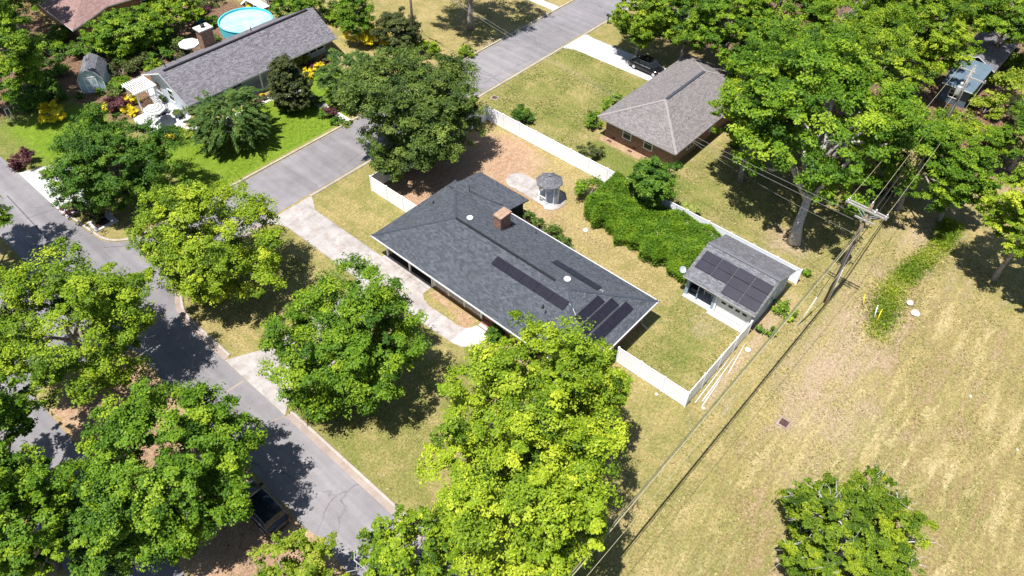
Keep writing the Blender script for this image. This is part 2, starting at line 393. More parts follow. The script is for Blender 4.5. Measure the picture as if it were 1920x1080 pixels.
def crown_data(seed, R, Rz, ncl, nlf, leaf, style='broad', zmin=-.5, cl=.17, sx=1., sy=1., bough=.78):
    g = np.random.default_rng(seed)
    L = g.normal(size=(10,3)); L[:,2] = np.abs(L[:,2])*.9 - .15; L = unit(L)
    d = unit(g.normal(size=(ncl*4,3))); d = d[d[:,2] > zmin][:ncl]; k = len(d)
    env = .76 + .30*np.max(np.exp((d@L.T - 1)*7.5), 1)
    rad = 1.06*env*np.power(g.uniform(.12, 1, k), .30)
    dim = np.array([R*sx, R*sy, Rz])
    if style == 'broad':      # boughs: most clusters gather round a few large limbs
        nb = int(np.clip(k/9, 7, 26)); bd = unit(g.normal(size=(nb*4,3))); bd = bd[bd[:,2] > zmin*.8][:nb]
        be = (.70 + .26*np.max(np.exp((bd@L.T - 1)*7.5), 1))*g.uniform(.72, 1.06, len(bd))
        w_ = g.integers(0, len(bd), k); hp = bd[w_]*be[w_][:,None] + unit(g.normal(size=(k,3)))*(.30*np.power(g.uniform(.1,1,k), .45))[:,None]
        use = g.uniform(size=k) < bough
        q_ = np.where(use[:,None], hp, d*rad[:,None]); rad = np.linalg.norm(q_, axis=1); d = unit(q_)
    if style == 'cone':
        shrink = 1 - .62*np.clip((d[:,2]*rad + .35)/1.35, 0, 1)
        c = d*rad[:,None]*dim; c[:,:2] *= shrink[:,None]*1.15
    elif style == 'flat':
        c = d*rad[:,None]*dim; c[:,2] = np.minimum(c[:,2], Rz*.72 + .12*g.normal(size=k)*Rz)
    else: c = d*rad[:,None]*dim
    rc = R*cl*g.uniform(.55, 1.5, k)
    u = unit(g.normal(size=(k,nlf,3)))
    if style == 'frond':
        out = unit(np.stack([d[:,0], d[:,1], np.full(k, .1)], 1) + g.normal(size=(k,3))*.18)
        t = g.uniform(-.6, 1.3, (k,nlf))
        pos = c[:,None] + out[:,None]*(t*rc[:,None])[...,None] + u*(rc[:,None]*.33*(1.2-.5*t))[...,None]*np.array([1,1,.45])
        pos[...,2] -= (np.clip(t, 0, 2)**2)*rc[:,None]*.35
        nr = u*.35 + np.array([0,0,.9]) + g.normal(size=u.shape)*.35
        ax = out[:,None] + g.normal(size=u.shape)*.35 + np.array([0,0,-.25])
    else:
        u[...,2] = np.where(g.uniform(size=(k,nlf)) < .9, np.abs(u[...,2]), u[...,2])
        rr = np.power(g.uniform(.2, 1, (k,nlf)), .4)
        # ragged tufts: each cluster is itself a few sprays
        sp = unit(g.normal(size=(k,8,3)))*g.uniform(.6,1.35,(k,8,1)); sp[...,2] = np.abs(sp[...,2])
        which = g.integers(0, 8, (k,nlf)); off = sp[np.arange(k)[:,None], which]
        pos = c[:,None] + (u*.40 + off*.82)*(rr*rc[:,None])[...,None]*np.array([1,1,.72])
        nr = u*.5 + off*.25 + d[:,None]*.3 + np.array([0,0,.5]) + g.normal(size=u.shape)*.5
        ax = g.normal(size=u.shape) + d[:,None]*.5
    if style == 'broad' or style == 'flat': zc = np.clip(g.normal(.5, .21, k), .05, .95)
    else: zc = np.clip(g.normal(.5, .14, k), .1, .9)
    tone = zc[:,None] + g.normal(size=(k,nlf))*.13
    ln = leaf*g.uniform(.6, 1.3, (k,nlf)); wr = .22 if style == 'frond' else .62
    wd = ln*wr*g.uniform(.8, 1.25, (k,nlf))
    return c, rc, pos.reshape(-1,3), nr.reshape(-1,3), ax.reshape(-1,3), ln.reshape(-1), wd.reshape(-1), tone.reshape(-1)

TREE_N = [0]
def tree(label, at, zc, R, leafm, Rz=None, style='broad', dens=1.0, leaf=.175, cl=.135, name='tree', cat='tree', group=None, lean=(0,0), zmin=-.8, trunk_r=None, sx=1., sy=1., twigs=0, barkm=None, limbs=9, part='crown', bough=.74):
    """at = crown centre in plan; the trunk stands on the ground below it (lean shifts the foot)"""
    TREE_N[0] += 1; seed = 100 + TREE_N[0]*7
    g = np.random.default_rng(seed + 3)
    Rz = Rz or R*.8; x, y = at[0], at[1]
    fx, fy = lean
    root = thing(name, label, cat, (x+fx, y+fy, 0), 0, group)
    area = 2.6*math.pi*R*max(R, Rz)*1.0
    ncl = int(np.clip(dens*1.75*area/(math.pi*(R*cl)**2), 14, 620))
    nlf = int(np.clip(dens*1.9*math.pi*(R*cl)**2*1.6/(leaf*leaf*.40), 14, 330))
    c, rc, pos, nr, ax, ln, wd, tone = crown_data(seed, R, Rz, ncl, nlf, leaf, style, zmin, cl, sx, sy, bough)
    off = np.array([-fx, -fy, zc])
    leaf_object(part, pos + off, nr, ax, ln, wd, tone, M[leafm], root)
    tr = trunk_r or max(.08, R*.055)
    mb = MB(); top = Vector((-fx, -fy, zc + Rz*.25))
    pts = []; n = 7
    for i in range(n):
        f = i/(n-1)
        pts.append(Vector((0,0,-.05)).lerp(top, f) + Vector((g.normal()*.06*R*f*(1-f)*2, g.normal()*.06*R*f*(1-f)*2, 0)))
    mb.tube(pts, [tr*1.45 if i == 0 else tr*(1.05-.75*i/(n-1)) for i in range(n)], 8)
    idx = g.permutation(len(c))[:limbs]
    for j in idx:
        e = Vector(c[j]*.92 + off); s = pts[2 + int(g.integers(0, 3))]
        m1 = s.lerp(e, .4) + Vector((g.normal()*.05*R, g.normal()*.05*R, .10*R)); m2 = s.lerp(e, .75) + Vector((g.normal()*.05*R, g.normal()*.05*R, .06*R))
        mb.tube([s, m1, m2, e], [tr*.5, tr*.36, tr*.22, tr*.09], 6)
    mb.build('trunk', barkm or M['bark'], root, world=False)
    if twigs:
        idx = g.permutation(len(c))[:twigs]
        for j in idx:
            tb = MB(); e = c[j]; o = unit(e[None])[0]; a = Vector(e*.68 + off); hub = Vector(e*.92 + g.normal(size=3)*R*.03 + off)
            tb.tube([a, hub], [.05, .036], 5)
            for q in range(8):
                b_ = hub + Vector(o*R*.10 + g.normal(size=3)*R*.11); mid = hub.lerp(b_, .55) + Vector(g.normal(size=3)*R*.03)
                tb.tube([hub - Vector(o*.01), mid, b_], [.028, .019, .006], 4)
            tb.build('bare_branch', M['barkpale'], root, world=False)
    return root

def shrub(label, at, R, leafm, H=None, dens=1.0, leaf=.16, name='shrub', cat='shrub', group=None, style='broad', cl=.3, sx=1., sy=1.):
    TREE_N[0] += 1; seed = 100 + TREE_N[0]*7
    H = H or R*1.2
    root = thing(name, label, cat, (at[0], at[1], 0), 0, group)
    area = 2.6*math.pi*R*max(R, H*.6)
    ncl = int(np.clip(dens*1.5*area/(math.pi*(R*cl)**2), 10, 260))
    nlf = int(np.clip(dens*1.7*math.pi*(R*cl)**2*1.6/(leaf*leaf*.40), 14, 110))
    c, rc, pos, nr, ax, ln, wd, tone = crown_data(seed, R, H*.62, ncl, nlf, leaf, style, -.7, cl, sx, sy)
    pos[:,2] = np.maximum(pos[:,2] + H*.42, .03)
    leaf_object('foliage', pos, nr, ax, ln, wd, tone, M[leafm], root)
    mb = MB()
    for k in range(5):
        q = k*1.26; mb.tube([(0,0,-.03), (math.cos(q)*R*.25, math.sin(q)*R*.25, H*.35), (math.cos(q+.3)*R*.5, math.sin(q+.3)*R*.5, H*.65)], [.035*R+.01, .025*R+.008, .006], 5)
    mb.build('stem', M['bark'], root, world=False)
    return root

# ------------------------------------------------------------------ setting: terrain, streets, paving
def smooth(d, w): return np.clip(.5 - d/(2*w), 0, 1)
def rect_d(X, Y, x0, y0, x1, y1):
    dx = np.maximum(x0 - X, X - x1); dy = np.maximum(y0 - Y, Y - y1)
    return np.where((dx < 0) & (dy < 0), np.maximum(dx, dy), np.hypot(np.maximum(dx, 0), np.maximum(dy, 0)))
def ell(X, Y, cx, cy, rx, ry): return (np.hypot((X-cx)/rx, (Y-cy)/ry) - 1)*min(rx, ry)
def make_ground():
    xs = np.concatenate([[-3000,-900,-300,-120,-60], np.arange(-24, 140.1, .7), [170, 260, 500, 1200, 3000]])
    ys = np.concatenate([[-3000,-900,-300,-100,-50], np.arange(-22, 124.1, .7), [160, 260, 500, 1200, 3000]])
    X, Y = np.meshgrid(xs, ys); nx, ny = len(xs), len(ys)
    Z = np.zeros_like(X)
    # the shallow ditch at the right
    tt = np.clip((X-50.5)/20, 0, 1); dd = np.abs(Y - (3.4 + .5*np.sin(X*.35)))
    Z -= .55*np.exp(-(dd/1.3)**2)*np.clip((X-49.8)/2, 0, 1)*np.clip((90-X)/6, 0, 1)
    me = bpy.data.meshes.new('ground')
    v = np.stack([X, Y, Z], -1).reshape(-1,3)
    i = np.arange(nx*ny).reshape(ny, nx)
    q = np.stack([i[:-1,:-1], i[:-1,1:], i[1:,1:], i[1:,:-1]], -1).reshape(-1,4)
    me.vertices.add(len(v)); me.loops.add(q.size); me.polygons.add(len(q))
    me.vertices.foreach_set('co', v.reshape(-1)); me.loops.foreach_set('vertex_index', q.reshape(-1).astype(np.int32))
    me.polygons.foreach_set('loop_start', np.arange(0, q.size, 4, dtype=np.int32)); me.update(calc_edges=True)
    green = np.full_like(X, .42); soil = np.zeros_like(X); litter = np.zeros_like(X); mow = np.zeros_like(X); pink = np.zeros_like(X); lush = np.zeros_like(X)
    mx = lambda A, d, w, a=1.: np.maximum(A, a*smooth(d, w))
    # big field: mowing lines
    mow = mx(mow, rect_d(X,Y, 14,-30, 60,6.5), 2)
    pink = mx(pink, ell(X,Y, 46,4.2, 10,3.2), 2.5, .9); pink = mx(pink, ell(X,Y, 41,1.4, 8,2.4), 2.5, .72); pink = mx(pink, ell(X,Y, 33,-2, 9,2), 2.5, .5); pink = mx(pink, ell(X,Y, 52,-5, 7,3), 3, .40)
    pink = mx(pink, ell(X,Y, 57,6.5, 7,2.2), 2, .62); pink = mx(pink, ell(X,Y, 47.5,20, 3,6), 2, .22)
    pink = mx(pink, rect_d(X,Y, 35.5,9.6, 51,10.8), .7, .75); pink = mx(pink, ell(X,Y, 42.5,14.6, 1.6,2.6), 1.2, .55); pink = mx(pink, ell(X,Y, 36.3,9.2, 3,1), 1, .5)
    pink = mx(pink, ell(X,Y, 56.8,13.5, 2.6,2.6), 1.6, .8); pink = mx(pink, ell(X,Y, 62,-2, 10,6), 4, .3)
    soil = mx(soil, ell(X,Y, 46.2,11.2, 2.6,.9), .7, .7); soil = mx(soil, ell(X,Y, 43.6,9.4, 2,.8), .8, .6)
    green += .14*smooth(rect_d(X,Y, 14,17, 29,52), 2) - .18*smooth(ell(X,Y, 17,43, 4,3.5), 2)
    green += .22*smooth(rect_d(X,Y, 35,11.5, 43.6,17.5), 1.5) + .26*smooth(rect_d(X,Y, 52.5,38, 71,52), 2) + .5*smooth(rect_d(X,Y, 53.5,25, 57.6,37), 1.2)
    green += .16*smooth(rect_d(X,Y, 52.5,9, 66,27), 2) - .10*smooth(ell(X,Y, 62,45, 4,3), 2) + .14*smooth(ell(X,Y, 40,-3, 7,5), 3)+ .2*smooth(ell(X,Y, 25,0, 6,6), 3)
    green -= .32*smooth(rect_d(X,Y, 39.8,20, 52,48.3), 2)
    green += .15*smooth(rect_d(X,Y, 40,17.8, 43.6,29), 2)
    soil = mx(soil, ell(X,Y, 47.2,43, 4.8,5.4), 2.5, 1.0); soil = mx(soil, rect_d(X,Y, 36,41.6, 46,48.2), 1.0, .95); soil = mx(soil, ell(X,Y, 50,39, 2,4), 2, .55)
    soil = mx(soil, ell(X,Y, 44.4,29.5, 1.3,3.5), 1.6, .62); soil = mx(soil, ell(X,Y, 44,33.5, 3,3.5), 2.5, .62); soil = mx(soil, ell(X,Y, 49.5,34, 2,5), 2, .5); soil = mx(soil, ell(X,Y, 42.2,25, 1,3), 1.5, .3)
    soil = mx(soil, rect_d(X,Y, 28.9,28.7, 30,34.2), .35, .8); soil = mx(soil, ell(X,Y, 28.6,29.4, .9,1), .5, .8); soil = mx(soil, rect_d(X,Y, 28.3,17.9, 30,26.6), .5, .75)
    soil = mx(soil, ell(X,Y, 14.9,63.8, .8,.8), .6, .9)
    # medians, bare with leaf litter
    soil = mx(soil, rect_d(X,Y, 1.2,-40, 8.7,47.5), .8, .85); litter = mx(litter, rect_d(X,Y, 2.2,20, 7.2,48), 1.2, .48)
    soil = mx(soil, rect_d(X,Y, 1.5,66, 7,200), .8, .85)
    # neighbour's lawns and beds
    lush = mx(lush, rect_d(X,Y, 23,59.6, 41.2,70.2), 1.0); lush = mx(lush, rect_d(X,Y, 41.4,60, 48,70.4), 1.2, .95); lush = mx(lush, ell(X,Y, 22.5,80, 3.2,4), 2, .95); lush = mx(lush, rect_d(X,Y, 14.5,68, 22,86), 3, .8)
    lush = mx(lush, ell(X,Y, 36.5,83.5, 1.6,1), .6, .9); lush = mx(lush, rect_d(X,Y, 36,71.2, 41.5,73), .8, 1.0)
    green += .5*smooth(rect_d(X,Y, 12.8,66, 24,90), 3)
    litter = mx(litter, rect_d(X,Y, 22.5,79.6, 50,94), 2.0, .8); litter = mx(litter, rect_d(X,Y, 12,87, 30,112), 3, .9); litter = mx(litter, rect_d(X,Y, 30.5,92, 52,112), 3, .4)
    lush = np.where(litter > .6, lush*.3, lush)
    litter = mx(litter, rect_d(X,Y, 26.2,76.9, 30,80.5), .6, .95); litter = mx(litter, rect_d(X,Y, 43,70.2, 49.2,71.6), .5, .9); litter = mx(litter, rect_d(X,Y, 35,69.2, 40,70.3), .5, .85); litter = mx(litter, ell(X,Y, 25.5,78.5, 2.2,1.6), .8, .9)
    lush = np.where(litter > .6, lush*.2, lush)
    soil = mx(soil, rect_d(X,Y, 52.5,80, 64,110), 4, .42); green -= .1*smooth(rect_d(X,Y, 50,59.5, 75,100), 3); pink = mx(pink, rect_d(X,Y, 60,59.3, 70,60.6), .7, .6)
    # beds against the brick house, woodland floor
    soil = mx(soil, rect_d(X,Y, 57.7,28, 58.9,37.2), .25, .95)
    litter = mx(litter, rect_d(X,Y, 79,0, 200,47), 5, .75); litter = mx(litter, rect_d(X,Y, 66,10, 90,27), 4, .62); litter = mx(litter, ell(X,Y, 64,20, 7,4), 3, .42); litter = mx(litter, rect_d(X,Y, 84,44, 200,51), 4, .6)
    pink = mx(pink, rect_d(X,Y, 70,-6, 110,8), 3, .5); pink = mx(pink, ell(X,Y, 66,5, 6,2.5), 2, .75)
    lush = mx(lush, np.abs(Y-3.5)-.6, 1.1, .55)*np.where((X > 50.5) & (X < 70), 1, np.where(X < 50.5, (X<49)*1.0, (Y>30)*1.0))
    o = bpy.data.objects.new('ground', me); COL.objects.link(o); o['kind'] = 'structure'
    for nm, ch in (('mask', (green, soil, litter)), ('mask_b', (mow, pink, lush))):
        at = me.attributes.new(nm, 'FLOAT_COLOR', 'POINT'); a = np.ones((nx*ny,4), np.float32)
        for k, c in enumerate(ch): a[:,k] = np.clip(c, 0, 1).reshape(-1)
        at.data.foreach_set('color', a.reshape(-1))
    me.materials.append(M['ground'])
make_ground()

def arc(cx, cy, r, a0, a1, n=9): return [(cx + r*math.cos(R_(a0+(a1-a0)*i/n)), cy + r*math.sin(R_(a0+(a1-a0)*i/n))) for i in range(n+1)]
def sheet(name, polys, z, m):
    mb = MB()
    for p in polys:
        ar = sum(p[i][0]*p[(i+1)%len(p)][1]-p[(i+1)%len(p)][0]*p[i][1] for i in range(len(p)))
        mb.poly([(q[0],q[1],z) for q in (p if ar > 0 else p[::-1])])
    return struct(name, mb, m)
rag = random.Random(4)
ragged = [(8.55+rag.uniform(-.22,.22), y) for y in np.arange(-40, 49, 1.1)]
sheet('main_street', [[(13.02,-40),(13.02,49)] + ragged[::-1], [(-4,49),(13.02,49),(13.02,46.4)][:2] + [(13.02,62.2),(-4,62.2)],
      [(7.5,62.2),(13.35,62.2),(12.95,66),(12.82,67),(12.82,220),(7.5,220)]], .004, M['asphalt'])
sheet('second_carriageway', [[(-3.6,-40),(1.35,-40),(1.35,49),(-3.6,49)], [(-4,62.2),(1.2,62.2),(1.2,220),(-4,220)]], .004, M['asphalt'])
sheet('side_street', [[(13.02,46.5)] + arc(19,46.5,5.98,180,90)[1:] + [(240,52.45),(240,58.95),(16.6,58.95)] + arc(16.6,62.2,3.25,270,180)[1:] + [(13.02,62.2)]], .004, M['asphalt'])
mb = MB()
def strip(mb, pts, w, z):
    for a, b in zip(pts[:-1], pts[1:]):
        a = Vector((*a, z)); b = Vector((*b, z)); d = (b-a).normalized(); s = Vector((-d.y, d.x, 0))*w/2
        mb.poly([a-s, b-s, b+s, a+s])
strip(mb, [(10.5,73.9),(10.3,67),(10.15,64.2),(10.2,61)], .10, .0085)
strip(mb, [(10.2,69.2),(11.4,68.9),(12.75,68.6)], .05, .0085)
strip(mb, [(13.1,60.2),(16.5,57.2),(19.5,54.4),(20.5,52.6)], .06, .0085)
strip(mb, [(12,55.5),(15.5,54.2),(20,55)], .05, .0085)
struct('road_cracks', mb, M['asphalt_dark'])
mb = MB()
strip(mb, [(11.3,38.2),(13.0,38.1)], .16, .009); strip(mb, [(12.2,33.4),(13.0,33.0)], .13, .009)
strip(mb, [(71.0,58.0),(71.6,52.5)], .05, .009); strip(mb, [(60.5,58.9),(60.9,52.6)], .08, .009); strip(mb, [(63.5,58.9),(64.0,52.6)], .05, .009)
struct('pale_road_marks', mb, M['gutter'])

def sweep(mb, path, prof, mi=0):
    """prof: (offset to the left of travel, height)"""
    rings = []
    for i, p in enumerate(path):
        a = Vector(path[max(i-1,0)]); b = Vector(path[min(i+1,len(path)-1)]); d = (b-a).normalized(); s = Vector((-d.y, d.x))
        rings.append([(p[0]+s.x*o, p[1]+s.y*o, z) for o, z in prof])
    n = len(prof)
    for r0, r1 in zip(rings[:-1], rings[1:]):
        for k in range(n-1): mb.poly([r0[k], r0[k+1], r1[k+1], r1[k]], mi)
    mb.poly(rings[0][::-1], mi); mb.poly(rings[-1], mi)
def fine(path, st=2.0):
    o = []
    for a, b in zip(path[:-1], path[1:]):
        n = max(1, int(math.dist(a, b)/st))
        o += [(a[0]+(b[0]-a[0])*i/n, a[1]+(b[1]-a[1])*i/n) for i in range(n)]
    return o + [path[-1]]
KP = [(0,.0),(0,.10),(-.06,.125),(-.20,.125),(-.26,.05),(-.26,.0)]      # kerb upstand, right of travel is the lawn
GP = [(.44,.002),(.44,.012),(.0,.009)]
kerb = MB(); gut = MB()
for path, g in (([(13.45,-40),(13.45,33.0)], 1), ([(13.45,41.0),(13.45,46.5)] + arc(19,46.5,5.55,180,90)[1:] + [(25.0,52.05)], 1),
             ([(30.4,52.25),(70.4,52.25)], 0), ([(74.9,52.25),(240,52.25)], 0)):
    p = fine(path); sweep(kerb, p, KP)
    if g: sweep(gut, p, GP)
p = fine([(240,59.05),(16.6,59.05)] + arc(16.6,62.2,3.15,270,180)[1:] + [(13.05,66.3)]); sweep(kerb, p, KP)
p = [(8.3,49.0)] ; 
struct('kerb', kerb, M['kerb']); struct('gutter_pan', gut, M['gutter'])

# the corner lot's drives and walk
sheet('driveway', [[(24.9,52.22),(30.6,52.22),(30.1,51.3),(29.45,50.2),(29.5,40.6),(30.0,40.5),(30.0,34.5),(28.75,34.5),(28.35,33.95),(28.15,33.2),(28.2,31.2),(28.2,29.6),(28.5,28.9),(29.3,28.5),(29.3,27.05),(28.9,26.95),
       (27.3,27.3),(26.8,27.8),(26.55,28.6),(26.42,31.4),(26.35,33.6),(26.1,34.8),(25.4,35.6),(24.5,36.0),(16.3,36.0),(14.8,34.6),(13.04,33.1),(13.04,40.95),(14.5,40.2),(16.4,39.3),(25.2,39.3),(26.1,40.2),(26.1,50.2),(25.6,51.4)]], .012, M['concrete'])
mb = MB(); mb.prism([(26.6,28.9),(28.45,28.95),(28.75,28.62),(29.28,28.48),(29.28,27.1),(28.85,27.0),(27.9,27.0),(27.3,27.35),(26.85,27.85)], .012, .02); struct('walk_end_pad', mb, M['pad'])
sheet('brick_house_driveway', [[(70.2,52.22),(75.2,52.22),(74.9,50.9),(75.2,38),(71.3,38),(71.0,50.6)]], .010, M['concrete_new'])
sheet('corner_driveway', [[(12.83,66.5),(12.83,76.6),(16.2,75.3),(17.2,74.9),(17.0,66.9),(15.6,66.4)]], .010, M['concrete_new'])
sheet('far_walk', [[(77.2,59.1),(78.6,59.1),(78.6,90),(77.2,90)]], .010, M['concrete_new'])
sheet('far_driveway', [[(83.5,59.1),(90,59.1),(90,80),(83.5,80)]], .010, M['concrete_new'])
sheet('garden_walk', [[(40.75,59.1),(41.75,59.1),(41.9,66.7),(41.5,70.4),(40.7,70.4),(40.9,66.7)], [(28.4,71.6),(28.1,70.9),(29.9,69.3),(33.5,68.9),(37.9,69.0),(40.9,66.2),(40.85,67.3),(38.2,69.8),(33.5,69.7),(30.3,70.2)]], .012, M['stone'])
sheet('garden_terrace', [[(25.7,77.2),(25.0,75.0),(25.2,72.4),(26.4,72.0),(28.6,71.6),(30.4,73.0),(31.2,76.5),(31.2,82.4),(29.7,82.2),(28.6,77.4),(27.6,77.0)]], .014, M['pad'])
mb = MB(); mb.prism(arc(46.2,38.6,1.28,20,200,12) + [(44.95,36),(44.95,34.3)] + arc(46.1,34.4,1.62,200,380,14) + [(47.42,38.6)], .0, .07); struct('gazebo_slab', mb, M['concrete'])
mb = MB(); strip(mb, [(44.8,40.0),(44.75,36.4),(44.85,33.9)], .07, .03); strip(mb, [(44.9,33.6),(45.6,32.6),(46.8,32.6)], .06, .03); struct('edging_strip', mb, M['terr'])

# ------------------------------------------------------------------ buildings
def hip_roof(mb, x0, y0, x1, y1, ze, zr, th=.16, run=None):
    """hip roof with its ridge along the longer side; mi 0 = shingles, 1 = fascia, 2 = soffit"""
    lx, ly = x1-x0, y1-y0
    if ly >= lx:
        r = run or lx/2; xm = (x0+x1)/2; A = (xm, y0+r, zr); B = (xm, y1-r, zr)
        a, b, c, d = (x0,y0,ze),(x1,y0,ze),(x1,y1,ze),(x0,y1,ze)
        faces = [[a,b,A],[b,c,B,A],[c,d,B],[d,a,A,B]]
        hips = [(a,A),(b,A),(c,B),(d,B)]
    else:
        r = run or ly/2; ym = (y0+y1)/2; A = (x0+r, ym, zr); B = (x1-r, ym, zr)
        a, b, c, d = (x0,y0,ze),(x1,y0,ze),(x1,y1,ze),(x0,y1,ze)
        faces = [[a,b,B,A],[b,c,B],[c,d,A,B],[d,a,A]]
        hips = [(a,A),(d,A),(b,B),(c,B)]
    for f in faces: mb.poly(f, 0)
    lo = [(p[0],p[1],p[2]-th) for p in (a,b,c,d)]; up = [a,b,c,d]
    for i in range(4): mb.poly([lo[i], lo[(i+1)%4], up[(i+1)%4], up[i]], 1)
    mb.poly(lo[::-1], 2)
    return A, B, hips
def window(parent, c, w, h, nrm, mframe='paint', name='window', panes=1):
    """window standing 3 cm proud of a wall; nrm is '+x','-x','+y' or '-y'"""
    s = 1 if nrm[0] == '+' else -1; fr = MB(); gl = MB(); x, y, z = c
    def bx(mb, u0, z0, u1, z1, d0, d1):
        if nrm[1] == 'x': mb.box(min(x+s*d0,x+s*d1), y+u0, z+z0, max(x+s*d0,x+s*d1), y+u1, z+z1)
        else: mb.box(x+u0, min(y+s*d0,y+s*d1), z+z0, x+u1, max(y+s*d0,y+s*d1), z+z1)
    t = .08
    bx(fr, -w/2-t, h/2, w/2+t, h/2+t, -.02, .05); bx(fr, -w/2-t, -h/2-t, w/2+t, -h/2, -.02, .06)
    bx(fr, -w/2-t, -h/2, -w/2, h/2, -.02, .045); bx(fr, w/2, -h/2, w/2+t, h/2, -.02, .045)
    bx(fr, -w/2, -.025, w/2, .025, .0, .035)
    for k in range(1, panes): q = -w/2 + w*k/panes; bx(fr, q-.03, -h/2, q+.03, -.025, 0, .035); bx(fr, q-.03, .025, q+.03, h/2, 0, .035)
    bx(gl, -w/2, -h/2, w/2, h/2, -.015, .02)
    o = fr.build(name, M[mframe], parent); gl.build('pane', M['glass'], o); return o

# ---- the ranch house in the middle
def ranch_house():
    h = thing('ranch_house', 'long single storey house with dark blue grey hip roof, brick chimney and black roof panels', 'house', (34.3,29.35,0))
    mb = MB(); X0,Y0,X1,Y1,ZE,ZR = 29.0,17.7,39.6,41.0,2.7,4.5
    A, B, hips = hip_roof(mb, X0,Y0,X1,Y1,ZE,ZR, .15)
    roof = mb.build('roof', [M['roof'], M['gutterw'], M['paint']], h)
    s = (ZR-ZE)/5.3
    for a, b in hips:
        caps = MB(); caps.bar(a, b, .24, .05); caps.build('hip_cap', M['ridge'], roof)
    rv = MB(); rv.bar((34.3,24.4,4.51),(34.3,35.6,4.51), .20, .09); rv.build('ridge_vent', M['ridgedk'], roof)
    # rear roof over the sun room: its own shallower slope
    mb = MB()
    a = (38.2,34.1,3.20),(38.2,40.4,3.20),(42.45,40.4,2.42),(42.45,34.1,2.42)
    mb.poly([a[0],a[3],a[2],a[1]], 0); lo = [(p[0],p[1],p[2]-.14) for p in a]
    for i, j in ((3,2),(0,3),(2,1)): mb.poly([lo[i],lo[j],a[j],a[i]], 1)
    mb.poly([lo[0],lo[1],lo[2],lo[3]], 1); mb.build('rear_roof', [M['roof'], M['ridge']], h)
    # walls
    w = MB(); zt = 2.54
    w.box(31.6,34.5,0, 38.9,40.4,zt, 0); w.box(31.6,28.4,0, 38.9,34.5,zt, 0); w.box(30.05,18.35,0, 38.9,28.4,zt, 0)
    w.build('wall', M['brick'], h)
    p = MB(); p.box(30.0,28.42,0, 31.58,34.45,.32); p.build('porch_floor', M['brick'], h)
    cf = MB(); cf.box(30.02,34.52,0, 31.49,40.2,.03); cf.build('carport_shade_slab', M['dark'], h)  # near-black slab: shade under the carport roof put into the colour
    cp = MB(); cp.box(31.5,34.7,.02, 31.59,40.1,2.45); cp.build('carport_shade_panel', M['dark'], h)  # dark panel on the back wall paints the shade of the opening
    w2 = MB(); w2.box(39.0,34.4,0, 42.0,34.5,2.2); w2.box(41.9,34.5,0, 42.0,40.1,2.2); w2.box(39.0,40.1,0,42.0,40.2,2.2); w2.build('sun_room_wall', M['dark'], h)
    for y in (34.44, 37.3, 40.25):
        q = MB(); q.box(29.86,y-.07,0, 30.0,y+.07,2.52); q.build('carport_post', M['paint'], h)
    for y in (34.2,32.45,30.55,28.6):
        q = MB(); q.box(29.9,y-.09,.32, 30.08,y+.09,2.52); q.build('porch_post', M['paint'], h)
    for y0, y1 in ((28.69,30.46),(30.64,32.36),(32.54,34.11)):
        q = MB(); q.box(29.95,y0,1.2,30.03,y1,1.28); q.box(29.95,y0,.42,30.03,y1,.48)
        n = 11
        for k in range(n): yy = y0+(y1-y0)*(k+.5)/n; q.box(29.965,yy-.028,.48, 30.015,yy+.028,1.2)
        q.build('porch_railing', M['paint'], h)
    st = MB(); st.box(29.33,27.2,0, 30.0,28.38,.17); st.box(29.65,27.2,.17, 30.0,28.38,.32); st.build('brick_step', M['terr'], h)
    sl = MB(); sl.box(29.3,27.45,.173, 29.63,28.36,.19); sl.build('step_tread', M['concrete_new'], h)
    d = MB(); d.box(31.54,30.9,.33, 31.597,31.9,2.4); d.build('front_door', M['dark'], h)
    for y in (29.6,33.1): window(h, (31.6,y,1.4), 1.1, 1.4, '-x')
    for y in (20.5,23.4,25.9): window(h, (30.05,y,1.45), 1.3, 1.4, '-x', panes=2)
    for x in (32.5,36.3): window(h, (x,18.35,1.5), 1.3, 1.2, '-y', panes=2)
    for y in (20.5,24.2,28.0,31.5): window(h, (38.9,y,1.5), 1.3, 1.2, '+x', panes=2)
    g = MB()
    g.box(28.89,17.6,2.59, 28.995,41.05,2.695); g.build('gutter', M['gutterw'], h)
    g = MB(); g.box(28.99,17.59,2.59, 39.75,17.695,2.695); g.build('gutter', M['gutterw'], h)
    g = MB(); g.box(39.605,17.59,2.59, 39.71,33.9,2.695); g.build('gutter', M['gutterw'], h)
    g = MB(); g.tube([(38.7,17.65,2.56),(38.55,18.2,2.3),(38.55,18.25,.35),(38.6,17.6,.12)], .05, 6); g.build('downspout', M['gutterw'], h)
    # chimney
    zb = lambda x: ZR-(x-34.3)*s
    c = MB(); c.box(36.45,32.3,2.6, 37.75,33.1,4.86); ch = c.build('chimney', M['brick'], roof)
    c = MB(); c.box(36.38,32.22,4.86, 37.83,33.18,5.02); c.build('chimney_cap', M['capst'], roof)
    c = MB(); c.poly([(37.755,33.2,zb(37.755)+.02),(37.755,32.2,zb(37.755)+.02),(37.95,32.2,zb(37.95)+.02),(37.95,33.2,zb(37.95)+.02)]); c.poly([(36.3,32.05,zb(36.3)+.02),(37.95,32.05,zb(37.95)+.02),(37.95,32.295,zb(37.95)+.02),(36.3,32.295,zb(36.3)+.02)]); c.build('flashing', M['ridgedk'], roof)
    # roof furniture
    for x, y in ((35.4,35.0),(35.3,23.95)):
        q = MB(); q.lathe([(.05,.02),(.26,.02),(.31,.10),(.27,.17),(.13,.22),(.01,.235)], 16, (x,y,zb(x)-.02)); q.build('roof_ventilator', M['paint'], roof)
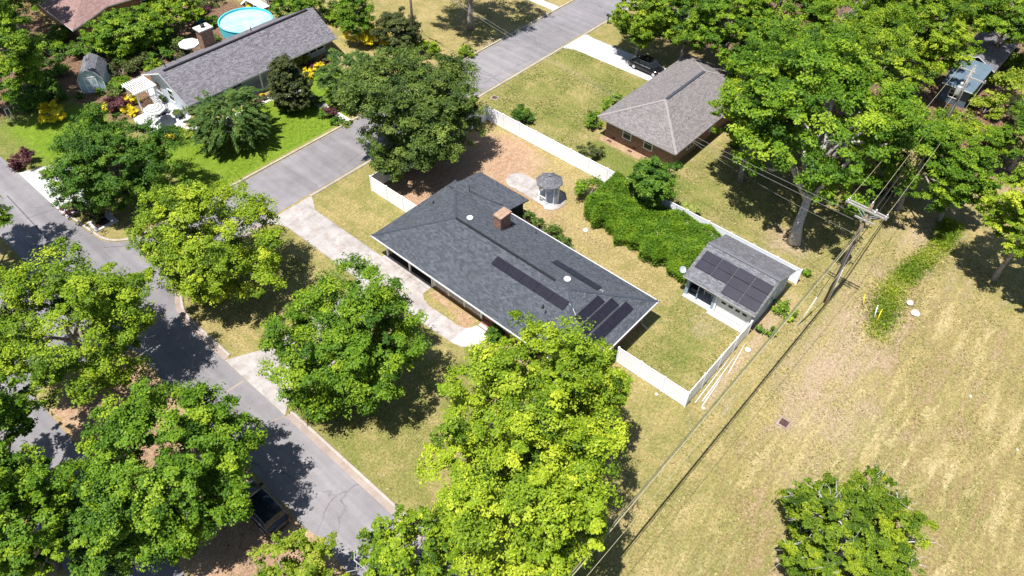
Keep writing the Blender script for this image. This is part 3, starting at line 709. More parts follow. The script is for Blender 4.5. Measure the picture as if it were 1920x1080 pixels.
    for x, y, z, r in ((31.96,23.73,3.71,.07),(31.72,23.26,3.62,.055),(31.1,22.5,3.41,.075),(38.9,30.27,2.93,.05),(35.43,39.7,3.14,.06)):
        q = MB(); q.tube([(x,y,z-.1),(x,y,z+.3)], r, 8); q.lathe([(r*2.2,z-.05),(r*1.3,z+.06),(r*1.2,z+.07)], 8, (x,y,0)); q.build('vent_pipe', M['black'], roof)
    q = MB(); q.tube([(38.9,38.4,3.0),(38.9,38.4,3.85)], .035, 6); q.tube([(38.9,38.4,3.82),(39.0,37.7,3.75)], .025, 6); q.tube([(38.9,38.45,3.08),(39.25,36.6,3.05),(39.7,34.9,2.99)], .022, 5); q.build('antenna_mast', M['black'], roof)  # last tube draws the cable's shadow as a black line along the roof
    # photovoltaic modules lying on the slopes
    zf = lambda x: ZE+(x-X0)*s; zr_ = lambda y: ZE+(y-Y0)*s
    def mod(pts):
        q = MB(); n = (Vector(pts[1])-Vector(pts[0])).cross(Vector(pts[2])-Vector(pts[1])).normalized()
        if n.z < 0: pts = pts[::-1]; n = -n
        up = [Vector(p)+n*.10 for p in pts]; lo = [Vector(p)+n*.05 for p in pts]
        q.poly(up, 0)
        for i in range(len(pts)): q.poly([lo[i], lo[(i+1)%len(pts)], up[(i+1)%len(pts)], up[i]], 1)
        q.poly(lo[::-1], 1); q.build('solar_panel', [M['solar'], M['black']], h)
    ys = np.linspace(29.9,22.2,6)
    for y1, y0 in zip(ys[:-1], ys[1:]): mod([(32.58,y0+.015,zf(32.58)),(33.42,y0+.015,zf(33.42)),(33.42,y1-.015,zf(33.42)),(32.58,y1-.015,zf(32.58))])
    ys = np.linspace(26.3,21.55,4)
    for y1, y0 in zip(ys[:-1], ys[1:]): mod([(36.15,y0+.015,zb(36.15)),(36.85,y0+.015,zb(36.85)),(36.85,y1-.015,zb(36.85)),(36.15,y1-.015,zb(36.15))])
    for x0, x1, y0, y1 in ((32.65,35.78,20.40,21.16),(32.16,36.51,19.53,20.31),(31.5,37.25,18.57,19.37)):
        k = 2
        for i in range(k):
            a, b = x0+(x1-x0)*i/k, x0+(x1-x0)*(i+1)/k
            mod([(a+.01,y0,zr_(y0)),(b-.01,y0,zr_(y0)),(b-.01,y1,zr_(y1)),(a+.01,y1,zr_(y1))])
    for y in (20.355,19.45):
        q = MB(); q.bar((32.2,y,zr_(y)+.09),(36.4,y,zr_(y)+.09), .03, .03); q.build('panel_rail', M['metal'], h)
    q = MB(); q.tube([(33.3,22.18,zf(33.3)+.04),(33.2,21.75,zf(33.0)+.03),(32.85,21.1,3.92)], .03, 6); q.build('conduit', M['gutterw'], roof)
    q = MB(); q.tube([(36.5,21.5,zb(36.5)+.05),(36.6,21.2,3.75),(36.1,21.15,3.85)], .03, 6); q.build('conduit', M['gutterw'], roof)
ranch_house()

# ---- gazebo
def gazebo():
    h = thing('gazebo', 'octagonal garden gazebo with grey shingle roof on a round concrete slab', 'gazebo', (45.95,34.45,0))
    cx, cy, R = 45.95, 34.45, 1.02; oc = lambda r, z, k, o=22.5: (cx+r*math.cos(R_(45*k+o)), cy+r*math.sin(R_(45*k+o)), z)
    mb = MB(); Rr = 1.36
    for k in range(8):
        mb.poly([oc(Rr,2.45,k), oc(Rr,2.45,k+1), oc(.28,3.12,k+1), oc(.28,3.12,k)], 0)
        mb.poly([oc(Rr,2.36,k), oc(Rr,2.36,k+1), oc(Rr,2.45,k+1), oc(Rr,2.45,k)], 0)
        mb.poly([oc(.3,3.06,k), oc(.3,3.06,k+1), oc(.3,3.2,k+1), oc(.3,3.2,k)], 0); mb.poly([oc(.3,3.2,k), oc(.3,3.2,k+1), (cx,cy,3.46)], 0)
    mb.poly([oc(Rr,2.36,k) for k in range(8)][::-1], 1)
    r = mb.build('roof', [M['roof5'], M['paint']], h)
    q = MB()
    for k in range(8): q.bar(oc(Rr,2.455,k), oc(.3,3.125,k), .08, .03)
    q.build('hip_cap', M['ridge5'], r)
    f = MB(); f.prism([oc(1.12,0,k)[:2] for k in range(8)], .071, .16); f.build('floor', M['paint'], h)
    for k in range(8):
        q = MB(); a = oc(R,0,k); q.tube([(a[0],a[1],.16),(a[0],a[1],2.37)], .055, 4, smooth=False); q.build('post', M['paint'], h)
    for k in range(8):
        if k == 4: continue
        a = Vector(oc(R,0,k)); b = Vector(oc(R,0,k+1)); q = MB()
        q.bar(a+Vector((0,0,1.0)), b+Vector((0,0,1.0)), .07, .06); q.bar(a+Vector((0,0,.3)), b+Vector((0,0,.3)), .05, .05)
        for i in range(1, 6): p = a.lerp(b, i/6); q.bar(p+Vector((0,0,.3)), p+Vector((0,0,1.0)), .03, .03)
        q.build('railing', M['paint'], h)
        q = MB(); n = 8
        for i in range(n):
            t0, t1 = i/n, (i+1)/n; d0 = .28+.32*abs(2*t0-1)**2; d1 = .28+.32*abs(2*t1-1)**2
            p0, p1 = a.lerp(b,t0), a.lerp(b,t1)
            q.poly([(p0.x,p0.y,2.36-d0),(p1.x,p1.y,2.36-d1),(p1.x,p1.y,2.36),(p0.x,p0.y,2.36)])
            c = Vector((cx,cy,0)); s0 = (p0-c)*.97+c; s1 = (p1-c)*.97+c
            q.poly([(s1.x,s1.y,2.36-d1),(s0.x,s0.y,2.36-d0),(s0.x,s0.y,2.36),(s1.x,s1.y,2.36)])
            q.poly([(p0.x,p0.y,2.36-d0),(s0.x,s0.y,2.36-d0),(s1.x,s1.y,2.36-d1),(p1.x,p1.y,2.36-d1)])
        q.build('arched_valance', M['paint'], h)
    b = MB()
    for k in (0,1,2): p, q2 = oc(.9,0,k), oc(.9,0,k+1); b.bar((p[0],p[1],.55),(q2[0],q2[1],.55), .35, .05)
    b.build('bench', M['paint'], h)
gazebo()

# ---- workshop with the sectional door
def workshop():
    h = thing('workshop', 'pale blue garage shed with grey shingle roof, open bay and sectional garage door', 'shed', (47.4,14.4,0))
    X0,X1,Y0,Y1,ZE,ZR = 43.75,51.0,10.95,17.85,2.45,3.85; xm = 47.35
    mb = MB(); th = .13
    a,b,c,d,e,f = (X0,Y0,ZE),(X0,Y1,ZE),(xm,Y0,ZR),(xm,Y1,ZR),(X1,Y0,ZE-.1),(X1,Y1,ZE-.1)
    mb.poly([a,c,d,b],0); mb.poly([c,e,f,d],0)
    L = lambda p: (p[0],p[1],p[2]-th)
    for p, q in ((b,a),(a,c),(c,e),(e,f),(f,d),(d,b)): mb.poly([q,p,L(p),L(q)], 1)
    mb.poly([L(a),L(b),L(d),L(c)],1); mb.poly([L(c),L(d),L(f),L(e)],1)
    roof = mb.build('roof', [M['roof5'], M['gutterw']], h)
    q = MB(); q.bar((xm,Y0,ZR+.01),(xm,Y1,ZR+.01), .28, .05); q.build('ridge_cap', M['ridge5'], roof)
    w = MB(); fx = 44.25; y0, y1 = 11.2, 17.6
    def gable(y, ny):
        zt = lambda x: (ZE+(x-X0)*(ZR-ZE)/(xm-X0) if x < xm else ZR-(x-xm)*(ZR-ZE+.1)/(X1-xm)) - th - .01
        pts = [(fx,y,0),(50.7,y,0),(50.7,y,zt(50.7)),(xm,y,zt(xm)),(fx,y,zt(fx))]
        w.poly(pts if ny < 0 else pts[::-1])
    gable(y0,-1); gable(y0+.12,1); gable(y1,1); gable(y1-.12,-1)
    w.poly([(50.7,y0,0),(50.7,y1,0),(50.7,y1,2.2),(50.7,y0,2.2)])
    w.box(fx,y0,0, fx+.12,y0+.28,2.5); w.box(fx,11.5,2.05, fx+.12,14.5,2.48); w.box(fx,14.5,0, fx+.12,14.95,2.5); w.box(fx,14.95,2.2, fx+.12,17.3,2.48); w.box(fx,17.3,0, fx+.12,17.6,2.5)
    w.box(fx+.12,14.6,0, 50.6,14.72,2.4)
    w.build('wall', M['sidingb'], h)
    dr = MB()
    for k in range(4): dr.box(fx+.045,11.52,.02+k*.505, fx+.10,14.48,.50+k*.505)
    door = dr.build('garage_door', M['paint'], h)
    for y in (11.95,12.6,13.27,13.94):
        q = MB(); q.box(fx+.028,y-.2,1.3, fx+.05,y+.2,1.55); q.build('pane', M['glass'], door)
    q = MB(); q.box(fx-.03,11.35,0, fx+.0,11.5,2.12); q.box(fx-.03,14.5,0,fx,14.68,2.12); q.box(fx-.03,11.35,2.125,fx,14.68,2.24); q.build('door_frame', M['paint'], h)
    fl = MB(); fl.box(43.6,11.2,.0, 44.24,14.9,.05); fl.box(43.9,14.9,0, 50.5,17.58,.06); fl.build('floor', M['concrete_new'], h)
    dk = MB(); dk.box(47.2,14.8,.07, 47.28,17.45,2.3); dk.build('partition', M['dark'], h)
    for y in (16.4,):
        q = MB(); q.box(fx+.02,y-.05,.06, fx+.11,y+.05,2.2); q.build('post', M['sidingb'], h)
    window(h, (47.6,11.2,1.5), .9, .8, '-y'); window(h, (49.6,11.2,1.5), .7, .6, '-y')
    s = (ZR-ZE)/(xm-X0); zf = lambda x: ZE+(x-X0)*s
    def mod(x0,x1,y0,y1):
        q = MB(); n = Vector((-s,0,1)).normalized(); P = [(x0,y0,zf(x0)),(x1,y0,zf(x1)),(x1,y1,zf(x1)),(x0,y1,zf(x0))]
        up = [Vector(p)+n*.11 for p in P]; lo = [Vector(p)+n*.06 for p in P]
        q.poly(up,0)
        for i in range(4): q.poly([lo[i],lo[(i+1)%4],up[(i+1)%4],up[i]],1)
        q.poly(lo[::-1],1); q.build('solar_panel', [M['solar2'], M['black']], h)
    for x0, x1 in ((44.9,45.73),(45.77,46.62)):
        for y0_, y1_ in ((14.43,15.92),(15.98,17.5)): mod(x0,x1,y0_,y1_)
    for x0, x1 in ((44.05,44.9),(44.93,45.77),(45.81,46.66)):
        for y0_, y1_ in ((11.12,12.72),(12.78,14.37)): mod(x0,x1,y0_,y1_)
    # dish on its arm
    q = MB(); q.tube([(44.0,17.95,2.3),(43.9,18.1,2.75)], .03, 6); q.build('dish_arm', M['metal'], h)
    q = MB(); n = 18; v = []; 
    ax = Vector((-.35,-.55,.55)).normalized(); u = ax.cross(Vector((0,0,1))).normalized(); vv = u.cross(ax); c0 = Vector((43.9,18.12,2.92))
    for r, dpt in ((.02,.0),(.14,.015),(.25,.05),(.31,.085)): v += [c0 + ax*dpt + (u*math.cos(2*math.pi*k/n) + vv*math.sin(2*math.pi*k/n))*r for k in range(n)]
    q.mesh(v, [(i*n+k,i*n+(k+1)%n,(i+1)*n+(k+1)%n,(i+1)*n+k) for i in range(3) for k in range(n)], 0, True)
    q.tube([c0-vv*.28, c0+ax*.35-vv*.1], .014, 5); q.build('satellite_dish', M['steel'], h)
    # things stored in the open bay
    for nm, lab, cat, x, y, sx, sy, sz, m in (('storage_bin','dark plastic bin on the floor of the open workshop bay','bin',45.0,16.95,.55,.7,.6,'chairdk'),('work_bench','grey workbench standing inside the open workshop bay','bench',45.3,15.7,.6,.9,.85,'metal')):
        t = thing(nm, lab, cat, (x,y,.06)); q = MB(); q.box(x-sx/2,y-sy/2,sz*.9+.06, x+sx/2,y+sy/2,sz+.06); q.build('lid' if nm == 'storage_bin' else 'bench_top', M[m], t)
        q = MB()
        if nm == 'storage_bin': q.box(x-sx/2+.04,y-sy/2+.04,.06, x+sx/2-.04,y+sy/2-.04,sz*.9+.058)
        else:
            for i in (-1,1):
                for j in (-1,1): q.box(x+i*sx*.42-.03,y+j*sy*.42-.03,.06, x+i*sx*.42+.03,y+j*sy*.42+.03,sz*.9+.058)
        q.build('tub' if nm == 'storage_bin' else 'legs', M[m], t)
workshop()

# ---- brick neighbour
def brick_house():
    h = thing('brick_house', 'brown brick house under a taupe shingle hip roof', 'house', (66.8,32.5,0))
    mb = MB(); A, B, hips = hip_roof(mb, 57.75,27.6,75.7,37.55,2.6,4.45, .16)
    roof = mb.build('roof', [M['roof3'], M['woodgrey'], M['woodgrey']], h)
    for a, b in hips:
        q = MB(); q.bar(a, b, .26, .06); q.build('hip_cap', M['ridge3'], roof)
    q = MB(); q.bar((A[0]+.3,A[1],4.47),(B[0]-.2,A[1],4.47), .30, .10); q.build('ridge_vent', M['ridge'], roof)
    w = MB(); w.box(58.65,28.3,0, 75.0,36.85,2.43); w.build('wall', M['brick2'], h)
    for y in (34.1,31.4): window(h, (58.65,y,1.55), .95, 1.25, '-x')
    for x in (62,66.5,71): window(h, (x,28.3,1.5), 1.2, 1.2, '-y', panes=2)
    for x in (62,66,72): window(h, (x,36.85,1.5), 1.4, 1.3, '+y', panes=2)
    d = MB(); d.box(68.5,36.85,.1, 69.5,36.9,2.15); d.build('front_door', M['paint'], h)
    q = MB(); q.tube([(63.0,29.7,3.3),(63.0,29.7,3.75)], .07, 8); q.lathe([(.14,3.36),(.09,3.44)], 8, (63.0,29.7,0)); q.build('vent_pipe', M['metal'], roof)
    q = MB(); q.tube([(73.6,35.4,3.1),(73.6,35.4,3.6)], .06, 8); q.lathe([(.14,3.1),(.08,3.3)], 8, (73.6,35.4,0)); q.build('vent_pipe', M['metal'], roof)
    for y in (35.7,33.0):
        q = MB(); q.box(58.6,y-.18,.15,58.648,y+.18,.32); q.build('crawl_vent', M['black'], h)
brick_house()
for k, (y, lab) in enumerate(((35.9,'rusty floor vent plate on the soil beside the brick house, nearer its corner shrub'),(33.2,'rusty floor vent plate on the soil under the brick house windows'))):
    q = MB(); q.box(58.05,y-.22,.0,58.25,y+.22,.07); q.box(58.02,y-.25,.0,58.28,y+.25,.03); tag(q.build('vent_plate', M['iron'], loc=(58.15,y,0)), lab, 'vent', 'vent plates by the brick house')

# ---- grey gabled neighbour at the left
def gable_house():
    h = thing('gabled_house', 'long house with weathered grey gable roof and pale blue siding', 'house', (39.5,75.2,0))
    X0,X1,Y0,Y1,ZE,ZR = 29.3,50.0,70.8,80.2,2.55,4.7; ym = 75.3
    mb = MB(); th = .16
    a,b,c,d,e,f = (X0,Y0,ZE),(X1-.4,Y0,ZE),(X0,ym,ZR),(X1,ym,ZR),(X0,Y1,ZE),(X1,Y1,ZE)
    mb.poly([a,b,d,c],0); mb.poly([c,d,f,e],0); L = lambda p: (p[0],p[1],p[2]-th)
    for p, q in ((a,b),(b,d),(d,f),(f,e),(e,c),(c,a)): mb.poly([L(p),L(q),q,p],1)
    mb.poly([L(c),L(d),L(b),L(a)],1); mb.poly([L(e),L(f),L(d),L(c)],1)
    roof = mb.build('roof', [M['roof2'], M['paint']], h)
    q = MB(); q.bar((X0+.6,ym,ZR+.03),(X1-.9,ym,ZR+.03), .3, .10); q.build('ridge_vent', M['ridgedk'], roof)
    w = MB(); x0,x1,y0,y1 = 30.0,49.2,73.0,79.6
    w.box(x0,y0,0,x1,y1,2.36)
    zt = lambda y: (ZE+(y-Y0)*(ZR-ZE)/(ym-Y0) if y < ym else ZR-(y-ym)*(ZR-ZE)/(Y1-ym))-th-.01
    pts = [(x0,y0,2.36),(x0,ym,zt(ym)),(x0,y1,2.36)]
    w.poly(pts); w.poly([(x1,p[1],p[2]) for p in pts][::-1])
    w.build('wall', M['sidingp'], h)
    for x in (42.6,43.8,45.0,46.2,47.4,48.5): window(h, (x,73.0,1.45), .95, 1.55, '-y')
    for x in (33.5,36.5): window(h, (x,73.0,1.4), 1.2, 1.3, '-y', panes=2)
    for y in (78.3,75.7): window(h, (30.0,y,1.45), .95, 1.3, '-x')
    for x in (34.0,38.7,41.6):
        q = MB(); q.box(x-.07,71.25,0, x+.07,71.39,2.38); q.build('porch_post', M['paint'], h)
    q = MB(); q.box(31,71.2,0,42,72.98,.12); q.build('porch_floor', M['stone'], h)
    q = MB(); q.box(37.1,79.35,0,38.6,80.55,4.9); ch = q.build('chimney', M['brick2'], roof)
    q = MB(); q.box(36.95,79.2,4.9,38.75,80.7,5.06); q.build('chimney_cap', M['stone'], roof)
    q = MB(); q.lathe([(.22,5.06),(.2,5.3),(.26,5.32),(.26,5.38),(.02,5.42)], 10, (37.85,79.95,0)); q.build('flue', M['black'], roof)
    for x, y in ((31.2,77.6),(42.3,77.3),(33.2,79.2)):
        z = ZR-(y-ym)*(ZR-ZE)/(Y1-ym); q = MB(); q.tube([(x,y,z-.1),(x,y,z+.55)], .06, 8); q.build('vent_pipe', M['black'], roof)
gable_house()

# ---- barn style garden shed
def barn():
    rz = math.atan2(-1.25, 1.81); h = thing('barn_shed', 'small gambrel roofed garden shed with white double doors', 'shed', (25.4,84.87,0), rz)
    W, D, ze, zb, zr = 1.28, 3.5, 1.75, 2.6, 3.05
    prof = [(-W-.1,ze-.08),(-.80,zb),(0,zr),(.80,zb),(W+.1,ze-.08)]
    mb = MB(); y0, y1 = -.18, D+.12
    for p, q in zip(prof[:-1], prof[1:]):
        mb.poly([(p[0],y0,p[1]),(q[0],y0,q[1]),(q[0],y1,q[1]),(p[0],y1,p[1])],0)
        mb.poly([(p[0],y0,p[1]-.09),(q[0],y0,q[1]-.09),(q[0],y0,q[1]),(p[0],y0,p[1])],1); mb.poly([(p[0],y1,p[1]),(q[0],y1,q[1]),(q[0],y1,q[1]-.09),(p[0],y1,p[1]-.09)],1)
        mb.poly([(p[0],y1,p[1]-.09),(q[0],y1,q[1]-.09),(q[0],y0,q[1]-.09),(p[0],y0,p[1]-.09)],1)
    mb.build('roof', [M['roof5'], M['paint']], h, world=False)
    w = MB(); pr = [(-W,0),(W,0),(W,ze-.12),(.78,zb-.12),(0,zr-.12),(-.78,zb-.12),(-W,ze-.12)]
    w.poly([(p[0],0,p[1]) for p in pr]); w.poly([(p[0],D,p[1]) for p in pr][::-1])
    w.poly([(-W,D,0),(-W,0,0),(-W,0,ze-.12),(-W,D,ze-.12)]); w.poly([(W,0,0),(W,D,0),(W,D,ze-.12),(W,0,ze-.12)])
    w.build('wall', M['sidingt'], h, world=False)
    for s in (-1,1):
        d = MB(); x0, x1 = (-.66,-.01) if s < 0 else (.01,.66); d.box(x0,-.05,.12,x1,-.004,1.9); do = d.build('door', M['paint'], h, world=False)
        for z in (.2,1.05):
            p = MB(); xm_ = (x0+x1)/2; zz = z+.36
            ring = [(xm_+.22*math.copysign(abs(math.cos(t))**.5, math.cos(t)), zz+.33*math.copysign(abs(math.sin(t))**.5, math.sin(t))) for t in np.linspace(0, 2*math.pi, 17)[:-1]]
            p.poly([(a,-.056,b) for a, b in ring]); p.build('panel', M['sidingt'], do, world=False)
    q = MB()
    for sx in (-1,1): q.box(sx*W-.05,-.03,0, sx*W+.05,-.003,ze-.15)
    q.box(-.72,-.07,1.93,.72,-.003,2.02); q.build('trim', M['paint'], h, world=False)
    v = MB(); v.box(-.2,-.05,2.2,.2,-.003,2.42); v.build('gable_vent', M['paint'], h, world=False)
    q = MB(); q.box(-.25,1.9,2.9,.1,2.4,3.02); q.build('roof_patch', M['chairdk'], h, world=False)
barn()

# ---- red roof, top left
def red_house():
    h = thing('red_roofed_house', 'house with a faded red shingle roof among the top left trees', 'house', (36,103,0))
    mb = MB(); th = .15
    z = lambda x: 2.7
    A = [(28.9,95.0,2.6),(31.6,96.2,2.6),(34.9,97.9,2.6),(40.5,97.2,2.6),(46.5,97.0,2.6),(46.5,115,2.6),(29.6,115,2.6)]
    r0, r1, r2 = (37.5,110,4.6), (35.5,103,4.3), (43,104,4.3)
    mb.poly([A[0],A[1],A[2],r1],0); mb.poly([A[2],A[3],A[4],r2,r1],0); mb.poly([A[4],A[5],r0,r2],0); mb.poly([A[5],A[6],r0],0); mb.poly([A[6],A[0],r1,r0],0); mb.poly([r0,r1,r2],0)
    n = len(A)
    for i in range(n): p, q = A[i], A[(i+1)%n]; mb.poly([(p[0],p[1],p[2]-th),(q[0],q[1],q[2]-th),q,p],1)
    mb.poly([(p[0],p[1],p[2]-th) for p in A][::-1],1)
    mb.build('roof', [M['roof4'], M['paint']], h)
    w = MB(); w.prism([(30.0,96.0),(32.0,97.2),(35.0,98.7),(46,98),(46,114.5),(30.3,114.5)],0,2.44); w.build('wall', M['brick2'], h)
    window(h, (30.15,105,1.5), 1.2, 1.2, '-x'); window(h, (40,98.35,1.5), 1.2, 1.2, '-y')
red_house()

# ---- blue outbuilding, top right
def blue_house():
    h = thing('blue_outbuilding', 'blue metal outbuilding with dark grey roof among the right hand trees', 'outbuilding', (97.5,10.9,0))
    mb = MB(); th = .12
    a,b,c,d = (91.0,9.2,2.35),(91.0,12.6,2.35),(96.2,12.9,3.55),(96.2,9.0,3.55)
    mb.poly([a,d,c,b],0); lo = [(p[0],p[1],p[2]-th) for p in (a,b,c,d)]
    for i, (p, q) in enumerate(((a,b),(b,c),(c,d),(d,a))): mb.poly([q,p,(p[0],p[1],p[2]-th),(q[0],q[1],q[2]-th)],1)
    mb.poly([lo[0],lo[1],lo[2],lo[3]],1); mb.build('lean_to_roof', [M['blue'], M['paint']], h)
    mb = MB(); X0,X1,Y0,Y1,ze,zr = 96.4,110,8.7,13.3,2.9,4.0; ym = 11
    A,B,Cc,D,E,F = (X0,Y0,ze),(X1,Y0,ze),(X0,ym,zr),(X1,ym,zr),(X0,Y1,ze),(X1,Y1,ze)
    mb.poly([A,B,D,Cc],0); mb.poly([Cc,D,F,E],0); L = lambda p: (p[0],p[1],p[2]-th)
    for p, q in ((A,B),(B,D),(D,F),(F,E),(E,Cc),(Cc,A)): mb.poly([L(p),L(q),q,p],1)
    mb.poly([L(Cc),L(D),L(B),L(A)],1); mb.poly([L(E),L(F),L(D),L(Cc)],1); mb.build('roof', [M['roof2'], M['paint']], h)
    w = MB(); w.box(91.5,9.4,0,96.4,12.5,2.2); w.box(96.42,9.2,0,109.5,12.9,2.76); w.build('wall', M['blue'], h)
    window(h, (91.5,11,1.3), 1.0, .9, '-x')
blue_house()

# ------------------------------------------------------------------ fences
def fence(label, a, b, n, ends=(True, True), H=1.8):
    a = Vector((*a,0)); b = Vector((*b,0)); d = (b-a).normalized()
    f = thing('privacy_fence', label, 'fence', (a.x,a.y,0), 0, 'white privacy fence runs')
    for k in range(n+1):
        if (k == 0 and not ends[0]) or (k == n and not ends[1]): continue
        p = a.lerp(b, k/n); q = MB(); w = .066
        q.box(p.x-w,p.y-w,0,p.x+w,p.y+w,H+.06); post = q.build('post', M['white'], f)
        c = MB(); c.mesh([(p.x-.085,p.y-.085,H+.062),(p.x+.085,p.y-.085,H+.062),(p.x+.085,p.y+.085,H+.062),(p.x-.085,p.y+.085,H+.062),(p.x,p.y,H+.15)], [(3,2,1,0),(0,1,4),(1,2,4),(2,3,4),(3,0,4)]); c.build('post_cap', M['white'], post)
    for k in range(n):
        p0 = a.lerp(b,k/n) + d*.07; p1 = a.lerp(b,(k+1)/n) - d*.07; q = MB()
        q.bar(p0+Vector((0,0,.93)), p1+Vector((0,0,.93)), .03, 1.62)
        q.bar(p0+Vector((0,0,H-.03)), p1+Vector((0,0,H-.03)), .055, .10); q.bar(p0+Vector((0,0,.1)), p1+Vector((0,0,.1)), .055, .14)
        m = max(4, int((p1-p0).length/.3)); s = Vector((-d.y,d.x,0))*.0165
        for i in range(1, m):
            c = p0.lerp(p1,i/m)
            for sg in (-1,1): q.bar(c+s*sg+Vector((0,0,.2)), c+s*sg+Vector((0,0,H-.1)), .02, .006, up=d)
        q.build('fence_panel', M['white'], f)
    return f
fence('long white fence between the dirt back yard and the brick house lawn', (52.05,10.75), (52.05,48.3), 16)
fence('white fence run from the house wall to the open field corner', (34.1,17.55), (34.1,11.05), 3)
fence('white fence run with pipes lying at its foot, ending at the workshop', (34.1,11.05), (43.75,11.05), 4, (False, True))
fence('white fence by the driveway lawn, from the house to the big evergreen oak', (35.15,41.5), (35.15,48.35), 3)
fence('white fence run passing below the big evergreen oak', (35.15,48.35), (52.05,48.35), 7, (False, False))
# pickets of the front gate side: black hinges on three fence panels
for k, y in enumerate((15.4,13.2)):
    pass

# ------------------------------------------------------------------ cars
def car(label, loc, rz, paint, L=4.75, W=1.82, H=1.47, suv=False, name='parked_car'):
    c = thing(name, label, 'car', loc, rz, None); hw = W/2
    zb = .22; belt = .98 if suv else .90; hood = belt-.10; hl = L/2
    st = [(-hl,.78,.40,belt-.12),(-hl+.12,.90,.26,belt+.02),(-hl+.75,.98,zb,belt+.05),(-.9,1.0,zb,belt+.03),(.45,1.0,zb,belt),(1.0,1.0,zb,belt-.02),(hl-.9,.99,zb,hood),(hl-.25,.90,.24,hood-.11),(hl-.04,.74,.34,hood-.24),(hl,.62,.42,hood-.34)]
    mb = MB(); rings = []
    for y, w, z0, z1 in st:
        w *= hw; r = [(-w*.9,y,z0),(-w,y,z0+.12),(-w,y,z0+(z1-z0)*.62),(-w*.95,y,z1-.06),(-w*.82,y,z1),(0,y,z1+.035),(w*.82,y,z1),(w*.95,y,z1-.06),(w,y,z0+(z1-z0)*.62),(w,y,z0+.12),(w*.9,y,z0)]
        rings.append(r)
    n = len(rings[0]); v = [p for r in rings for p in r]; f = []
    for i in range(len(rings)-1):
        for k in range(n): f.append((i*n+k,(i)*n+(k+1)%n,(i+1)*n+(k+1)%n,(i+1)*n+k))
    f.append(tuple(range(n-1,-1,-1))); f.append(tuple(range((len(rings)-1)*n,len(rings)*n)))
    mb.mesh(v, [tuple(reversed(q)) for q in f], 0, True)
    body = mb.build('body', M[paint], c, world=False)
    # glasshouse: rings at belt and roof
    yb = (-hl+.30, -hl+.55) if suv else (-hl+.75, -hl+1.25); yf = (1.25, .45)
    zr = H; nb = 8
    def ring(y0, y1, w, z): 
        o = []
        for t in np.linspace(0,1,nb): o.append((-w, y0+(y1-y0)*t, z))
        for t in np.linspace(1,0,nb): o.append((w, y0+(y1-y0)*t, z))
        return o
    lo = ring(yb[0],yf[0],hw*.90,belt-.02); mid = ring(yb[0]+(yb[1]-yb[0])*.55,yf[0]+(yf[1]-yf[0])*.55,hw*.83,belt+(zr-belt)*.6); up = ring(yb[1],yf[1],hw*.72,zr-.06)
    g = MB(); v = lo+mid+up; m = len(lo); f = [(i*m+k,(i)*m+(k+1)%m,(i+1)*m+(k+1)%m,(i+1)*m+k) for i in range(2) for k in range(m)]
    g.mesh(v, [tuple(reversed(q)) for q in f], 0, False); g.build('windows', M['glass'], c, world=False)
    rf = MB(); v = []
    for t in np.linspace(0,1,9):
        y = yb[1]-.06+(yf[1]-yb[1]+.12)*t; bump = .055*math.sin(math.pi*t)
        for u in np.linspace(-1,1,7): v.append((u*hw*.76, y, zr-.06+.02+bump+.035*(1-u*u)))
    rf.mesh(v, [(i*7+k,i*7+k+1,(i+1)*7+k+1,(i+1)*7+k) for i in range(8) for k in range(6)], 0, True)
    rf.build('roof', M[paint], c, world=False)
    pl = MB()
    for s in (-1,1):
        pl.bar((s*hw*.905,yf[0],belt-.02),(s*hw*.73,yf[1],zr-.05), .07,.06); pl.bar((s*hw*.905,yb[0],belt-.02),(s*hw*.73,yb[1],zr-.05), .14,.07)
        pl.bar((s*hw*.915,-.35,belt-.02),(s*hw*.735,-.42,zr-.05), .07,.05)
    pl.build('pillars', M[paint], c, world=False)
    tr = MB()
    for s in (-1,1): tr.tube([(s*hw*.925,yb[0]+.1,belt+.0),(s*hw*.925,yf[0]-.05,belt+.0)], .016, 5); tr.tube([(s*hw*.76,yb[1],zr-.05),(s*hw*.76,yf[1],zr-.05)], .014, 5)
    tr.build('window_trim', M['steel'], c, world=False)
    wr = .34
    for y in (-hl+.98, hl-.92):
        for s in (-1,1):
            t = MB(); t.lathe([(wr*.62,-.10),(wr*.94,-.10),(wr,-.06),(wr,.06),(wr*.94,.10),(wr*.62,.10)], 20, (0,0,0), 'x'); w = t.build('wheel', M['rubber'], c, world=False); w.location = (s*(hw-.09), y, wr)
            q = MB(); xo = .105*s
            q.lathe([(wr*.64,min(xo,xo*.6)),(wr*.64,max(xo,xo*.6))], 20, (0,0,0), 'x', smooth=False)
            q.build('rim', M['rim'], w, world=False)
    for s in (-1,1):
        q = MB(); q.bar((s*hw*.45,hl-.13,hood-.20),(s*hw*.80,hl-.33,hood-.14), .16,.14); q.build('headlight', M['lamp'], c, world=False)
        q = MB(); q.bar((s*hw*.52,-hl+.03,belt-.14),(s*hw*.88,-hl+.14,belt-.10), .12,.16); q.build('tail_light', M['taillamp'], c, world=False)
        q = MB(); q.bar((s*hw*.92,yf[0]-.12,belt+.10),(s*hw*1.16,yf[0]-.16,belt+.12), .10,.15); q.build('mirror', M[paint], c, world=False)
    q = MB(); q.box(-hw*.42,hl-.06,.42,hw*.42,hl+.02,.62); q.build('grille', M['black'], c, world=False)
    return c
car('glossy black sedan parked on the concrete drive beside the brick house', (73.15,41.2,.012), math.pi, 'carblack')
car('dark parked car half hidden under the lower left street tree', (7.3,27.9,.006), 0, 'cardark', 4.5, 1.85, 1.62, True)

